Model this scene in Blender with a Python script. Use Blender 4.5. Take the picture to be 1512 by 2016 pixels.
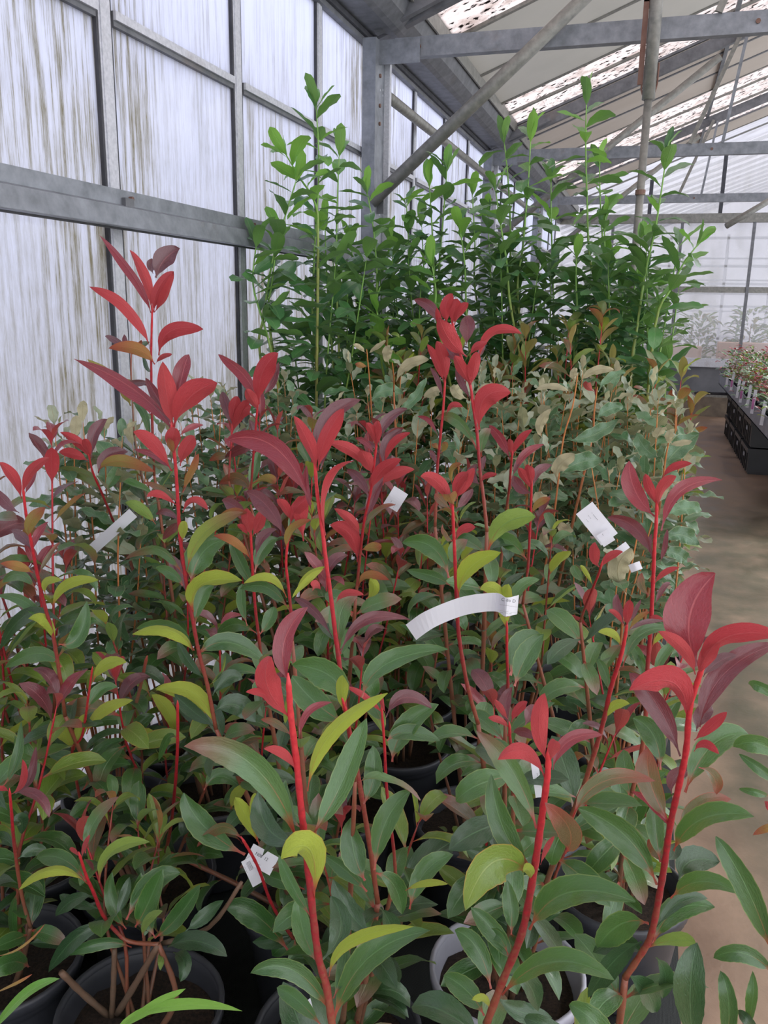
import bpy, math, random
from math import sin, cos, pi, radians as rad
from mathutils import Vector, Matrix
random.seed(7)
sc = bpy.context.scene
for o in list(bpy.data.objects): bpy.data.objects.remove(o)
COL = sc.collection
# ------------------------------------------------------------------ camera
EYE = Vector((0, 0, 1.5)); F = 1650.0
YAW, PIT, ROL = rad(17.1408), rad(13.9132), rad(-0.98281)
fwd = Vector((-sin(YAW)*cos(PIT), cos(YAW)*cos(PIT), -sin(PIT)))
r0 = Vector((cos(YAW), sin(YAW), 0)); d0 = fwd.cross(r0)
RT = cos(ROL)*r0 + sin(ROL)*d0; DN = -sin(ROL)*r0 + cos(ROL)*d0
cam = bpy.data.cameras.new('camera'); camo = bpy.data.objects.new('camera', cam); COL.objects.link(camo)
m = Matrix.Identity(4)
for i in range(3):
    m[i][0] = RT[i]; m[i][1] = -DN[i]; m[i][2] = -fwd[i]; m[i][3] = EYE[i]
camo.matrix_world = m
cam.sensor_fit = 'VERTICAL'; cam.sensor_height = 36; cam.lens = F*36/2016; cam.clip_end = 300; cam.clip_start = .02
sc.camera = camo
def ray(x, y): return RT*((x-756)/F) + DN*((y-1008)/F) + fwd
def at(x, y, Y):
    d = ray(x, y); return EYE + d*(Y/d.y)
def atX(x, y, X):
    d = ray(x, y); return EYE + d*(X/d.x)
def atZ(x, y, Z):
    d = ray(x, y); return EYE + d*((Z-1.5)/d.z)
# ------------------------------------------------------------------ world and light
w = bpy.data.worlds.new('overcast_sky'); sc.world = w; w.use_nodes = True
wn = w.node_tree; bg = wn.nodes['Background']
tc = wn.nodes.new('ShaderNodeTexCoord'); sx = wn.nodes.new('ShaderNodeSeparateXYZ')
cr = wn.nodes.new('ShaderNodeValToRGB')
wn.links.new(tc.outputs['Generated'], sx.inputs[0]); wn.links.new(sx.outputs['Z'], cr.inputs[0]); wn.links.new(cr.outputs[0], bg.inputs[0])
cr.color_ramp.elements[0].position = 0; cr.color_ramp.elements[0].color = (.86, .88, .93, 1)
cr.color_ramp.elements[1].position = 1; cr.color_ramp.elements[1].color = (.97, .98, 1.0, 1)
bg.inputs[1].default_value = 1.65
sun = bpy.data.lights.new('hazy_sun', 'SUN'); sun.energy = 3.2; sun.angle = rad(16); sun.color = (1, .98, .95)
suno = bpy.data.objects.new('hazy_sun', sun); COL.objects.link(suno)
suno.rotation_euler = (rad(-25), rad(30), 0)
sc.view_settings.view_transform = 'Standard'; sc.view_settings.look = 'None'
sc.view_settings.gamma = 1; sc.view_settings.use_curve_mapping = False
sc.view_settings.exposure = 0.42
try:
    sc.cycles.max_bounces = 10; sc.cycles.transparent_max_bounces = 16; sc.cycles.diffuse_bounces = 5
except Exception: pass
# ------------------------------------------------------------------ materials
def newmat(name):
    m = bpy.data.materials.new(name); m.use_nodes = True
    nt = m.node_tree; b = nt.nodes['Principled BSDF']; out = nt.nodes['Material Output']
    return m, nt, b, out
def N(nt, t, **k):
    n = nt.nodes.new('ShaderNode'+t)
    for a, v in k.items():
        if a in n.inputs: n.inputs[a].default_value = v
        else: setattr(n, a, v)
    return n
def L(nt, a, b): nt.links.new(a, b)
def srgb(r, g, b):
    f = lambda c: (c/255)/12.92 if c/255 <= .04045 else (((c/255)+.055)/1.055)**2.4
    return (f(r), f(g), f(b), 1)
def mixc(nt, fac, a, b):
    n = N(nt, 'Mix', data_type='RGBA')
    if isinstance(fac, (int, float)): n.inputs[0].default_value = fac
    else: L(nt, fac, n.inputs[0])
    for i, c in ((6, a), (7, b)):
        if isinstance(c, tuple): n.inputs[i].default_value = c
        else: L(nt, c, n.inputs[i])
    return n.outputs[2]
def ramp(nt, src, stops):
    n = N(nt, 'ValToRGB'); e = n.color_ramp.elements
    while len(e) < len(stops): e.new(.5)
    for i, (p, c) in enumerate(stops):
        e[i].position = p; e[i].color = c if isinstance(c, tuple) else (c, c, c, 1)
    L(nt, src, n.inputs[0]); return n.outputs[0]
def math_(nt, op, a, b=0.0, clamp=False):
    n = N(nt, 'Math', operation=op); n.use_clamp = clamp
    for i, v in ((0, a), (1, b)):
        if isinstance(v, (int, float)): n.inputs[i].default_value = v
        else: L(nt, v, n.inputs[i])
    return n.outputs[0]
def noise(nt, scale, detail=4, vec=None, sc3=None, rough=.6, dist=0):
    n = N(nt, 'TexNoise', Scale=scale, Detail=detail, Roughness=rough, Distortion=dist)
    if vec is None: vec = N(nt, 'TexCoord').outputs['Object']
    if sc3:
        mp = N(nt, 'Mapping'); mp.inputs['Scale'].default_value = sc3; L(nt, vec, mp.inputs[0]); vec = mp.outputs[0]
    L(nt, vec, n.inputs['Vector']); return n.outputs[0]
def bump(nt, b, h, s=.3, d=.01):
    n = N(nt, 'Bump', Strength=s, Distance=d); L(nt, h, n.inputs['Height']); L(nt, n.outputs[0], b.inputs['Normal'])
def steel(name, c1, c2, metal=.35, rough=.5, sc_=18):
    m, nt, b, o = newmat(name)
    n1 = noise(nt, sc_, 6); n2 = noise(nt, 3, 5, sc3=(1, 1, 1))
    c = mixc(nt, ramp(nt, n1, [(.3, 0.0), (.7, 1.0)]), c1, c2)
    c = mixc(nt, ramp(nt, n2, [(.62, 0.0), (.78, .55)]), c, srgb(120, 100, 84))
    L(nt, c, b.inputs['Base Color']); b.inputs['Metallic'].default_value = metal; b.inputs['Roughness'].default_value = rough
    bump(nt, b, n1, .15, .003); return m
MS = steel('galvanised_steel', srgb(112, 116, 122), srgb(146, 150, 158))
MSD = steel('dull_steel', srgb(92, 94, 98), srgb(120, 121, 126), .3, .55)
MSP = steel('painted_pipe', srgb(108, 108, 104), srgb(142, 140, 134), .2, .45, 30)
MAL = steel('aluminium_bar', srgb(178, 180, 188), srgb(205, 206, 214), .2, .5, 90)
MDK = steel('dark_gasket', srgb(48, 49, 54), srgb(70, 70, 76), 0, .7)
MRU = steel('rusty_iron', srgb(104, 70, 60), srgb(124, 98, 88), .1, .8)
def glass_mat(name, clean, dirt, amount, low, trans=.12, streak=(26, 26, .55), lo=.38, hi=.66):
    """white-washed horticultural glass: scatters daylight, carries algae streaks"""
    m, nt, b, out = newmat(name)
    oc = N(nt, 'TexCoord').outputs['Object']
    s1 = noise(nt, 1.0, 8, oc, streak, .72); s2 = noise(nt, 1.0, 3, oc, (1.3, 1.3, .5)); s3 = noise(nt, 1, 8, oc, (110, 110, 14), .8)
    sep = N(nt, 'SeparateXYZ'); L(nt, oc, sep.inputs[0])
    zf = N(nt, 'MapRange'); zf.inputs[1].default_value = 2.7; zf.inputs[2].default_value = .9; zf.inputs[3].default_value = 0; zf.inputs[4].default_value = low*1.5
    L(nt, sep.outputs[2], zf.inputs[0])
    k = math_(nt, 'ADD', math_(nt, 'MULTIPLY', ramp(nt, s1, [(lo, 0.0), (hi, 1.0)]), ramp(nt, s2, [(.44, .22), (.60, 1.0)])), zf.outputs[0])
    k = math_(nt, 'MULTIPLY', k, amount, True)
    k = math_(nt, 'MULTIPLY', k, ramp(nt, s3, [(.35, .35), (.62, 1.0)]), True)
    c = mixc(nt, k, clean, dirt)
    tl = N(nt, 'BsdfTranslucent'); L(nt, c, tl.inputs[0])
    tp = N(nt, 'BsdfTransparent'); L(nt, c, tp.inputs[0])
    gl = N(nt, 'BsdfGlossy', Roughness=.15); gl.inputs[0].default_value = (1, 1, 1, 1)
    mx = N(nt, 'MixShader'); mx.inputs[0].default_value = trans; L(nt, tl.outputs[0], mx.inputs[1]); L(nt, tp.outputs[0], mx.inputs[2])
    mx2 = N(nt, 'MixShader'); mx2.inputs[0].default_value = .04; L(nt, mx.outputs[0], mx2.inputs[1]); L(nt, gl.outputs[0], mx2.inputs[2])
    L(nt, mx2.outputs[0], out.inputs[0]); return m
MGW = glass_mat('dirty_wall_glass', srgb(231, 234, 251), srgb(136, 127, 92), 1.0, .38, .12, (0.0, 70, 2.2), .47, .60)
MGE = glass_mat('hazy_gable_glass', srgb(244, 244, 246), srgb(214, 212, 206), .3, .05, .82)
MGC = glass_mat('clean_roof_glass', srgb(206, 206, 212), srgb(150, 148, 148), .8, .1, .3, (1.2, 22, 1.2))
def lichen_mat():
    m, nt, b, out = newmat('lichen_roof_glass')
    oc = N(nt, 'TexCoord').outputs['Object']
    mp = N(nt, 'Mapping'); mp.inputs['Scale'].default_value = (1, 1.25, 1); L(nt, oc, mp.inputs[0])
    wob = N(nt, 'TexNoise', Scale=18.0, Detail=4); L(nt, mp.outputs[0], wob.inputs[0])
    v = mixc(nt, .10, mp.outputs[0], wob.outputs[1])
    vo = N(nt, 'TexVoronoi', Scale=17.0, Randomness=1.0); L(nt, v, vo.inputs['Vector'])
    d = ramp(nt, vo.outputs['Distance'], [(.22, 1.0), (.30, 0.0)])
    vo3 = N(nt, 'TexVoronoi', Scale=42.0, Randomness=1.0); L(nt, v, vo3.inputs['Vector'])
    d3 = ramp(nt, vo3.outputs['Distance'], [(.16, 1.0), (.26, 0.0)])
    d = math_(nt, 'MAXIMUM', d, math_(nt, 'MULTIPLY', d3, ramp(nt, noise(nt, 3.5, 3, oc), [(.5, 0.0), (.58, 1.0)])))
    blot = ramp(nt, noise(nt, 6, 8, oc, (1, 1, 1), .75, .4), [(.47, 0.0), (.66, .5)])
    c = mixc(nt, blot, srgb(230, 224, 224), srgb(160, 140, 130))
    c = mixc(nt, d, c, srgb(46, 42, 40))
    tl = N(nt, 'BsdfTranslucent'); L(nt, c, tl.inputs[0]); df = N(nt, 'BsdfDiffuse'); L(nt, c, df.inputs[0])
    mx = N(nt, 'MixShader'); mx.inputs[0].default_value = .2; L(nt, tl.outputs[0], mx.inputs[1]); L(nt, df.outputs[0], mx.inputs[2])
    L(nt, mx.outputs[0], out.inputs[0]); return m
MGL = lichen_mat()
def simple(name, c1, c2=None, rough=.6, sc_=20, metal=0, bmp=0, spec=None, trans=0):
    m, nt, b, o = newmat(name)
    if c2:
        n = noise(nt, sc_, 6); L(nt, mixc(nt, ramp(nt, n, [(.35, 0.0), (.65, 1.0)]), c1, c2), b.inputs['Base Color'])
        if bmp: bump(nt, b, n, bmp, .004)
    else: b.inputs['Base Color'].default_value = c1
    b.inputs['Roughness'].default_value = rough; b.inputs['Metallic'].default_value = metal
    if spec is not None: b.inputs['Specular IOR Level'].default_value = spec
    if trans:
        tl = N(nt, 'BsdfTranslucent'); tl.inputs[0].default_value = c1
        mx = N(nt, 'MixShader'); mx.inputs[0].default_value = trans
        L(nt, b.outputs[0], mx.inputs[1]); L(nt, tl.outputs[0], mx.inputs[2]); L(nt, mx.outputs[0], o.inputs[0])
    return m
MBOARD = simple('shade_board', srgb(196, 194, 188), srgb(206, 203, 197), .8, 2, trans=.2)
MBOARDB = simple('warm_shade_board', srgb(194, 184, 174), srgb(204, 195, 186), .8, 2, trans=.18)
MPOT = simple('pot_plastic', srgb(52, 54, 60), srgb(66, 68, 75), .42, 8)
MPOTG = simple('grey_pot_plastic', srgb(160, 160, 174), srgb(176, 176, 188), .5, 8)
MSOIL = simple('potting_soil', srgb(22, 16, 13), srgb(58, 44, 34), .95, 160, bmp=.9)
MTRAY = simple('bench_metal', srgb(120, 124, 134), srgb(142, 146, 156), .45, 6, .3)
MCRATE = simple('black_crate', srgb(20, 21, 24), srgb(34, 35, 40), .35, 6)
MTAG = simple('white_tag', srgb(238, 239, 246), None, .45, trans=.2)
MINK = simple('tag_print', srgb(60, 62, 68), None, .6)
MPINK = simple('pink_print', srgb(196, 120, 176), None, .6)
MCONC = simple('kerb_concrete', srgb(96, 86, 76), srgb(124, 112, 98), .85, 7, bmp=.4)
MOUT = simple('outside_ground', srgb(150, 148, 138), srgb(165, 162, 150), .9, 1)
MBOX = simple('cardboard', srgb(190, 150, 125), None, .8)
MWHITE = simple('cream_plastic', srgb(226, 222, 205), None, .6)
MTERR = simple('dark_skirt_panel', srgb(96, 98, 104), srgb(120, 122, 128), .5, 3, trans=.15)
def floor_mat():
    m, nt, b, o = newmat('damp_concrete')
    n1 = noise(nt, 2.0, 8, sc3=(1.6, 1, 1)); n2 = noise(nt, 60, 6); n3 = noise(nt, 1.1, 6, rough=.65)
    c = mixc(nt, ramp(nt, n1, [(.35, 0.0), (.65, 1.0)]), srgb(108, 86, 70), srgb(150, 124, 104))
    sep = N(nt, 'SeparateXYZ'); L(nt, N(nt, 'TexCoord').outputs['Object'], sep.inputs[0])
    side = ramp(nt, math_(nt, 'ADD', sep.outputs[0], math_(nt, 'MULTIPLY', n3, .35)), [(.42, 0.0), (.60, 1.0)])
    ygate = ramp(nt, math_(nt, 'MULTIPLY', sep.outputs[1], .1), [(.12, .0), (.26, 1.0), (.62, 1.0), (.8, 0.0)])
    alg = math_(nt, 'MULTIPLY', math_(nt, 'MULTIPLY', side, ygate), ramp(nt, noise(nt, 5, 7), [(.3, .55), (.6, 1.0)]), True)
    c = mixc(nt, math_(nt, 'MULTIPLY', alg, .85), c, srgb(62, 62, 40))
    c = mixc(nt, ramp(nt, n2, [(.62, 0.0), (.78, .35)]), c, srgb(92, 72, 60))
    L(nt, c, b.inputs['Base Color']); L(nt, ramp(nt, n1, [(.3, .35), (.7, .7)]), b.inputs['Roughness'])
    bump(nt, b, n2, .25, .004); return m
MFLOOR = floor_mat()
def mat_weed():
    m, nt, b, o = newmat('woven_weed_mat')
    wv = N(nt, 'TexWave', Scale=120.0); wv2 = N(nt, 'TexWave', Scale=120.0, bands_direction='Y')
    oc = N(nt, 'TexCoord').outputs['Object']; L(nt, oc, wv.inputs[0]); L(nt, oc, wv2.inputs[0])
    k = math_(nt, 'MULTIPLY', wv.outputs[1], wv2.outputs[1])
    L(nt, mixc(nt, k, srgb(16, 19, 20), srgb(40, 50, 50)), b.inputs['Base Color']); b.inputs['Roughness'].default_value = .7
    bump(nt, b, k, .5, .002); return m
MWEED = mat_weed()
def leaf_mat(name, top, top2, under, under2, vein, rough=.34, trans=.28, vfac=.35, edge=None, mottle=None, tipc=None, spec=.5, petc=None):
    m, nt, b, out = newmat(name)
    uv = N(nt, 'TexCoord').outputs['UV']; sep = N(nt, 'SeparateXYZ'); L(nt, uv, sep.inputs[0])
    u, v = sep.outputs[0], sep.outputs[1]
    au = math_(nt, 'ABSOLUTE', math_(nt, 'SUBTRACT', u, .5))
    oi = N(nt, 'ObjectInfo').outputs['Random']
    oc = N(nt, 'TexCoord').outputs['Object']
    blot = noise(nt, 6, 3, uv)
    k = math_(nt, 'ADD', math_(nt, 'MULTIPLY', oi, .75), math_(nt, 'MULTIPLY', blot, .35), True)
    ct = mixc(nt, k, top, top2); cu = mixc(nt, k, under, under2)
    # side veins herring-boned from the midrib
    ph = math_(nt, 'SUBTRACT', math_(nt, 'MULTIPLY', v, 75.0), math_(nt, 'MULTIPLY', au, 62.0))
    ph = math_(nt, 'ADD', ph, math_(nt, 'MULTIPLY', noise(nt, 5, 2, uv), 14.0)); wv = math_(nt, 'SINE', ph)
    veins = math_(nt, 'MULTIPLY', ramp(nt, wv, [(.80, 0.0), (1.0, 1.0)]), vfac)
    mid = ramp(nt, au, [(.012, 1.0), (.035, 0.0)])
    vk = math_(nt, 'MAXIMUM', veins, mid)
    ct = mixc(nt, math_(nt, 'MULTIPLY', vk, .6), ct, vein)
    cu = mixc(nt, math_(nt, 'MULTIPLY', vk, .45), cu, mixc(nt, .5, vein, under))
    if mottle:
        mk = ramp(nt, noise(nt, 30, 5, uv, None, .7), [(.52, 0.0), (.64, .45)])
        ct = mixc(nt, mk, ct, mottle)
    if edge:
        ct = mixc(nt, ramp(nt, au, [(.455, 0.0), (.49, .8)]), ct, edge); cu = mixc(nt, ramp(nt, au, [(.455, 0.0), (.49, .6)]), cu, edge)
    if tipc:
        tk = math_(nt, 'MULTIPLY', ramp(nt, v, [(.55, 0.0), (.95, 1.0)]), .8)
        ct = mixc(nt, tk, ct, tipc); cu = mixc(nt, tk, cu, tipc)
    if petc:
        pk = ramp(nt, v, [(.07, 1.0), (.17, 0.0)]); mk_ = math_(nt, 'MULTIPLY', mid, ramp(nt, v, [(.15, .7), (.42, 0.0)]))
        pk = math_(nt, 'MAXIMUM', pk, mk_); ct = mixc(nt, pk, ct, petc); cu = mixc(nt, pk, cu, petc)
    bf = N(nt, 'NewGeometry').outputs['Backfacing']
    c = mixc(nt, bf, ct, cu)
    L(nt, c, b.inputs['Base Color'])
    L(nt, math_(nt, 'ADD', math_(nt, 'MULTIPLY', bf, .28), rough), b.inputs['Roughness'])
    b.inputs['Specular IOR Level'].default_value = spec; L(nt, math_(nt, 'MULTIPLY', math_(nt, 'SUBTRACT', 1.0, bf), .9), b.inputs['Coat Weight']); b.inputs['Coat Roughness'].default_value = .26; b.inputs['Coat IOR'].default_value = 1.6; b.inputs['Sheen Weight'].default_value = .12; b.inputs['Sheen Roughness'].default_value = .45
    hh = math_(nt, 'SUBTRACT', noise(nt, 14, 3, uv), math_(nt, 'MULTIPLY', vk, .6))
    bump(nt, b, hh, .5, .004)
    tl = N(nt, 'BsdfTranslucent'); L(nt, mixc(nt, .5, cu, ct), tl.inputs[0])
    mx = N(nt, 'MixShader'); mx.inputs[0].default_value = trans
    L(nt, b.outputs[0], mx.inputs[1]); L(nt, tl.outputs[0], mx.inputs[2]); L(nt, mx.outputs[0], out.inputs[0])
    return m
S = srgb
LM = {
 'R': leaf_mat('young_red_leaf', S(134, 42, 58), S(158, 54, 66), S(190, 56, 64), S(202, 78, 80), S(212, 110, 112), .3, .26),
 'D': leaf_mat('maroon_leaf', S(88, 46, 56), S(116, 48, 58), S(176, 64, 62), S(186, 80, 72), S(160, 90, 96), .28, .18),
 'B': leaf_mat('bronze_leaf', S(112, 92, 66), S(100, 112, 66), S(184, 120, 72), S(160, 146, 70), S(190, 130, 90), .34, .3, edge=S(190, 80, 60), tipc=S(168, 70, 60), petc=S(190, 60, 54)),
 'L': leaf_mat('lime_leaf', S(110, 142, 56), S(128, 158, 62), S(168, 186, 62), S(178, 190, 76), S(176, 196, 110), .36, .34, edge=S(190, 150, 70), petc=S(196, 90, 66)),
 'G': leaf_mat('mature_green_leaf', S(48, 92, 42), S(72, 120, 54), S(120, 150, 74), S(146, 172, 72), S(112, 156, 98), .3, .2, .22, edge=S(128, 150, 78), petc=S(186, 84, 66)),
 'H': leaf_mat('deep_green_leaf', S(36, 70, 38), S(50, 90, 46), S(86, 118, 70), S(106, 138, 74), S(88, 128, 84), .32, .16),
 'T': leaf_mat('green_leaf_pink_tip', S(70, 112, 62), S(88, 130, 66), S(140, 160, 74), S(156, 172, 80), S(126, 160, 108), .34, .22, .22, tipc=S(146, 84, 80), petc=S(190, 70, 60)),
 'O': leaf_mat('olive_bronze_leaf', S(120, 132, 68), S(108, 136, 70), S(158, 158, 80), S(172, 146, 84), S(150, 120, 80), .4, .35, edge=S(160, 84, 66)),
 'K': leaf_mat('laurel_leaf', S(54, 102, 62), S(88, 144, 80), S(100, 144, 70), S(124, 168, 78), S(124, 168, 104), .24, .22, .25),
 'KL': leaf_mat('young_laurel_leaf', S(104, 166, 66), S(122, 184, 74), S(134, 184, 74), S(146, 198, 84), S(160, 206, 120), .34, .42, .4),
 'E': leaf_mat('grey_green_leaf', S(54, 104, 58), S(88, 138, 88), S(146, 148, 108), S(178, 172, 134), S(136, 166, 120), .34, .2, .3, edge=S(176, 188, 146), mottle=S(134, 164, 140)),
 'C': leaf_mat('cream_backed_leaf', S(176, 184, 156), S(150, 168, 140), S(208, 200, 166), S(196, 184, 146), S(170, 150, 110), .55, .25, .3),
}
def stem_mat(name, stops, rough=.4):
    m, nt, b, o = newmat(name)
    sep = N(nt, 'SeparateXYZ'); L(nt, N(nt, 'TexCoord').outputs['UV'], sep.inputs[0])
    n = noise(nt, 160, 5)
    k = math_(nt, 'ADD', sep.outputs[1], math_(nt, 'MULTIPLY', math_(nt, 'SUBTRACT', n, .5), .6), True)
    L(nt, ramp(nt, k, stops), b.inputs['Base Color']); b.inputs['Roughness'].default_value = rough
    bump(nt, b, n, .3, .003); return m
SM = {
 'red': stem_mat('photinia_bark', [(0, S(206, 56, 62)), (.25, S(176, 36, 48)), (.42, S(140, 40, 46)), (.62, S(142, 80, 60)), (1, S(112, 88, 70))]),
 'brown': stem_mat('woody_bark', [(0, S(150, 62, 48)), (.3, S(140, 96, 74)), (1, S(104, 86, 70))], .6),
 'green': stem_mat('laurel_bark', [(0, S(130, 176, 84)), (.4, S(120, 164, 72)), (.75, S(150, 150, 80)), (1, S(120, 100, 70))]),
 'orange': stem_mat('elaeagnus_bark', [(0, S(206, 134, 76)), (.5, S(180, 108, 66)), (1, S(120, 82, 60))], .6),
}
# ------------------------------------------------------------------ mesh helpers
class MB:
    def __init__(s): s.v = []; s.f = []; s.uv = []
    def add(s, vs, fs, uvs=None):
        o = len(s.v); s.v += [tuple(p) for p in vs]; s.f += [tuple(i+o for i in f) for f in fs]
        s.uv += list(uvs) if uvs else [(0, 0)]*len(vs)
    def box(s, a, b):
        x0, y0, z0 = a; x1, y1, z1 = b
        s.add([(x0, y0, z0), (x1, y0, z0), (x1, y1, z0), (x0, y1, z0), (x0, y0, z1), (x1, y0, z1), (x1, y1, z1), (x0, y1, z1)],
              [(0, 3, 2, 1), (4, 5, 6, 7), (0, 1, 5, 4), (1, 2, 6, 5), (2, 3, 7, 6), (3, 0, 4, 7)])
    def sweep(s, p0, p1, prof, up=(0, 0, 1), side=None):
        """closed 2-D profile [(a,b)] swept from p0 to p1; a along side, b along up"""
        p0 = Vector(p0); p1 = Vector(p1); t = (p1-p0).normalized(); u = Vector(up)
        sd = t.cross(u).normalized(); u = sd.cross(t).normalized(); n = len(prof)
        vs = [p0+sd*a+u*b for a, b in prof]+[p1+sd*a+u*b for a, b in prof]
        fs = [(i, (i+1) % n, n+(i+1) % n, n+i) for i in range(n)]+[tuple(range(n))[::-1], tuple(range(n, 2*n))]
        s.add(vs, fs)
    def tube(s, pts, rs, n=8, v0=0, v1=1, cap=True):
        pts = [Vector(p) for p in pts]; k = len(pts)
        if isinstance(rs, (int, float)): rs = [rs]*k
        vs = []; uv = []; prev = None
        for i, p in enumerate(pts):
            t = (pts[min(i+1, k-1)]-pts[max(i-1, 0)]).normalized()
            if prev is None: a = t.orthogonal().normalized()
            else: a = (prev-t*prev.dot(t)).normalized()
            prev = a; b = t.cross(a)
            for j in range(n):
                q = 2*pi*j/n; vs.append(p+(a*cos(q)+b*sin(q))*rs[i]); uv.append((j/n, v0+(v1-v0)*i/(k-1)))
        fs = [(i*n+j, i*n+(j+1) % n, (i+1)*n+(j+1) % n, (i+1)*n+j) for i in range(k-1) for j in range(n)]
        if cap: fs += [tuple(range(n))[::-1], tuple((k-1)*n+j for j in range(n))]
        s.add(vs, fs, uv)
    def lathe(s, prof, n=32, c=(0, 0, 0)):
        vs = []; k = len(prof)
        for r, z in prof:
            for j in range(n): vs.append((c[0]+r*cos(2*pi*j/n), c[1]+r*sin(2*pi*j/n), c[2]+z))
        s.add(vs, [(i*n+j, i*n+(j+1) % n, (i+1)*n+(j+1) % n, (i+1)*n+j) for i in range(k-1) for j in range(n)])
    def mesh(s, name, mat, smooth=False):
        me = bpy.data.meshes.new(name); me.from_pydata(s.v, [], s.f)
        uvl = me.uv_layers.new(name='UVMap'); li = [0]*len(me.loops); me.loops.foreach_get('vertex_index', li)
        flat = []
        for i in li: flat += s.uv[i]
        uvl.data.foreach_set('uv', flat)
        if smooth: me.polygons.foreach_set('use_smooth', [True]*len(me.polygons))
        me.materials.append(mat); me.update(); return me
def link(name, me, parent=None, loc=None):
    o = bpy.data.objects.new(name, me); COL.objects.link(o)
    if parent: o.parent = parent
    if loc is not None: o.location = loc
    return o
def part(name, mb, mat, parent=None, smooth=False): return link(name, mb.mesh(name, mat, smooth), parent)
def tag(o, label=None, cat=None, group=None, kind=None):
    for k, v in (('label', label), ('category', cat), ('group', group), ('kind', kind)):
        if v: o[k] = v
    return o
def thing(name, loc, label, cat, group=None):
    o = bpy.data.objects.new(name, None); COL.objects.link(o); o.location = loc; o.empty_display_size = .05
    return tag(o, label, cat, group)
def struct(name):
    o = bpy.data.objects.new(name, None); COL.objects.link(o); o['kind'] = 'structure'; return o
def rect(w_, h_): return [(-w_/2, -h_/2), (w_/2, -h_/2), (w_/2, h_/2), (-w_/2, h_/2)]
def cchan(w_, h_, t=.006, flip=1):   # C channel, open towards flip side
    a = w_*flip
    return [(0, -h_/2), (a, -h_/2), (a, -h_/2+t), (t*flip, -h_/2+t), (t*flip, h_/2-t), (a, h_/2-t), (a, h_/2), (0, h_/2)]
XW = -1.42
YT = [4.16-3, 4.16, 7.16, 10.16]; YE = 13.1
# ------------------------------------------------------------------ floor and bed
b = MB(); b.box((-1.5, -3, -.1), (3.2, YE, 0)); o = part('floor', b, MFLOOR); tag(o, kind='structure')
b = MB(); b.box((-1.40, .2, 0), (.19, 5.0, .006)); o = part('weed_mat', b, MWEED); tag(o, 'black woven weed mat spread under the potted shrubs', 'ground cover')
b = MB(); b.box((-30, -15, -.30), (-1.62, 40, -.2)); b.box((-1.62, YE+.2, -.3), (30, 40, -.02)); o = part('ground', b, MOUT); tag(o, kind='structure')
# ------------------------------------------------------------------ left wall
WL = struct('wall_left')
ys = [2.075+.752*k for k in range(-6, 15)]
b = MB(); b.box((XW-.14, -2.5, -.1), (XW-.0, YE, .16)); part('kerb', b, MCONC, WL)
for y in ys:
    b = MB(); b.box((XW-.03, y-.026, .16), (XW+.003, y+.026, 2.70)); mu = part('mullion', b, MAL, WL)
    for s_ in (-1, 1):
        b = MB(); b.box((XW-.024, y+s_*.030-.004, .16), (XW+.001, y+s_*.030+.004, 2.70)); part('gasket', b, MDK, mu)
    b = MB(); b.box((XW+.003, y-.020, .16), (XW+.006, y+.002, 2.70)); part('rib', b, MAL, mu)
zr = [.16, 1.0, 1.765, 2.215, 2.69]
for y in ys[:-1]:
    for z0, z1 in ((.16, 1.765), (1.765, 2.215), (2.215, 2.69)):
        b = MB(); b.box((XW-.015, y+.036, z0), (XW-.009, y+.716, z1)); part('pane', b, MGW, WL)
    for z0 in (2.215,):
        b = MB(); b.box((XW-.03, y+.038, z0-.018), (XW+.004, y+.714, z0+.018)); rr = part('glazing_rail', b, MSD, WL)
        b = MB(); b.box((XW+.004, y+.038, z0-.004), (XW+.012, y+.714, z0+.018)); part('lip', b, MAL, rr)
b = MB(); b.box((XW-.03, -2.5, 2.69), (XW+.02, YE, 2.74)); part('head_rail', b, MSD, WL)
# folded girder across the near bays
g = thing('wall_girder', (XW+.05, 2.6, 1.735), 'wide folded grey steel girder running along the glass wall at mid height', 'beam')
b = MB(); b.sweep((0, -2.6, 0), (0, 1.5, 0), [(.035, -.05), (.02, -.046), (.012, .004), (-.012, .012), (-.012, .05), (-.02, .05), (-.02, .008), (.004, 0), (.012, -.05)][::-1]); part('girder_web', b, MS, g)
b = MB(); b.box((-.034, -2.6, -.05), (-.028, 1.5, .05)); part('back_plate', b, MSD, g)
for y in ys[5:8]:
    b = MB(); b.tube([(-.02, y-2.6+.018, .03), (-.002, y-2.6+.018, .03)], .007, 8); part('bolt', b, MRU, g)
    b = MB(); b.box((-.028, y-2.6-.02, -.04), (.0, y-2.6+.02, .03)); part('bracket', b, MSD, g)
for i in (1, 2, 3):
    Y = YT[i]
    word = ('nearest', 'second', 'farthest')[i-1]
    c = thing('steel_column', (XW+.05, Y, 0), f'{word} galvanised steel column standing against the glass wall', 'column', 'steel columns of the glass wall')
    b = MB(); b.box((-.03, -.085, 0), (.035, -.079, 2.70)); part('flange', b, MS, c)
    b = MB(); b.box((.028, -.079, 0), (.035, .08, 2.70)); wb = part('web', b, MS, c)
    b = MB(); b.box((.034, .055, 0), (.062, .085, 2.70)); part('flange', b, MAL, c)
    for z in (2.04, 2.34, 2.42, 2.55):
        b = MB(); b.tube([(.035, -.02, z), (.042, -.02, z)], .009, 8); part('bolt', b, MRU, c)
    for z, y in ((2.49, -.01), (2.50, .03), (2.475, .03), (1.93, 0)):
        b = MB(); b.tube([(.0352, y, z), (.036, y, z)], .006, 8); part('bolt_hole', b, MAL, c)
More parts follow.
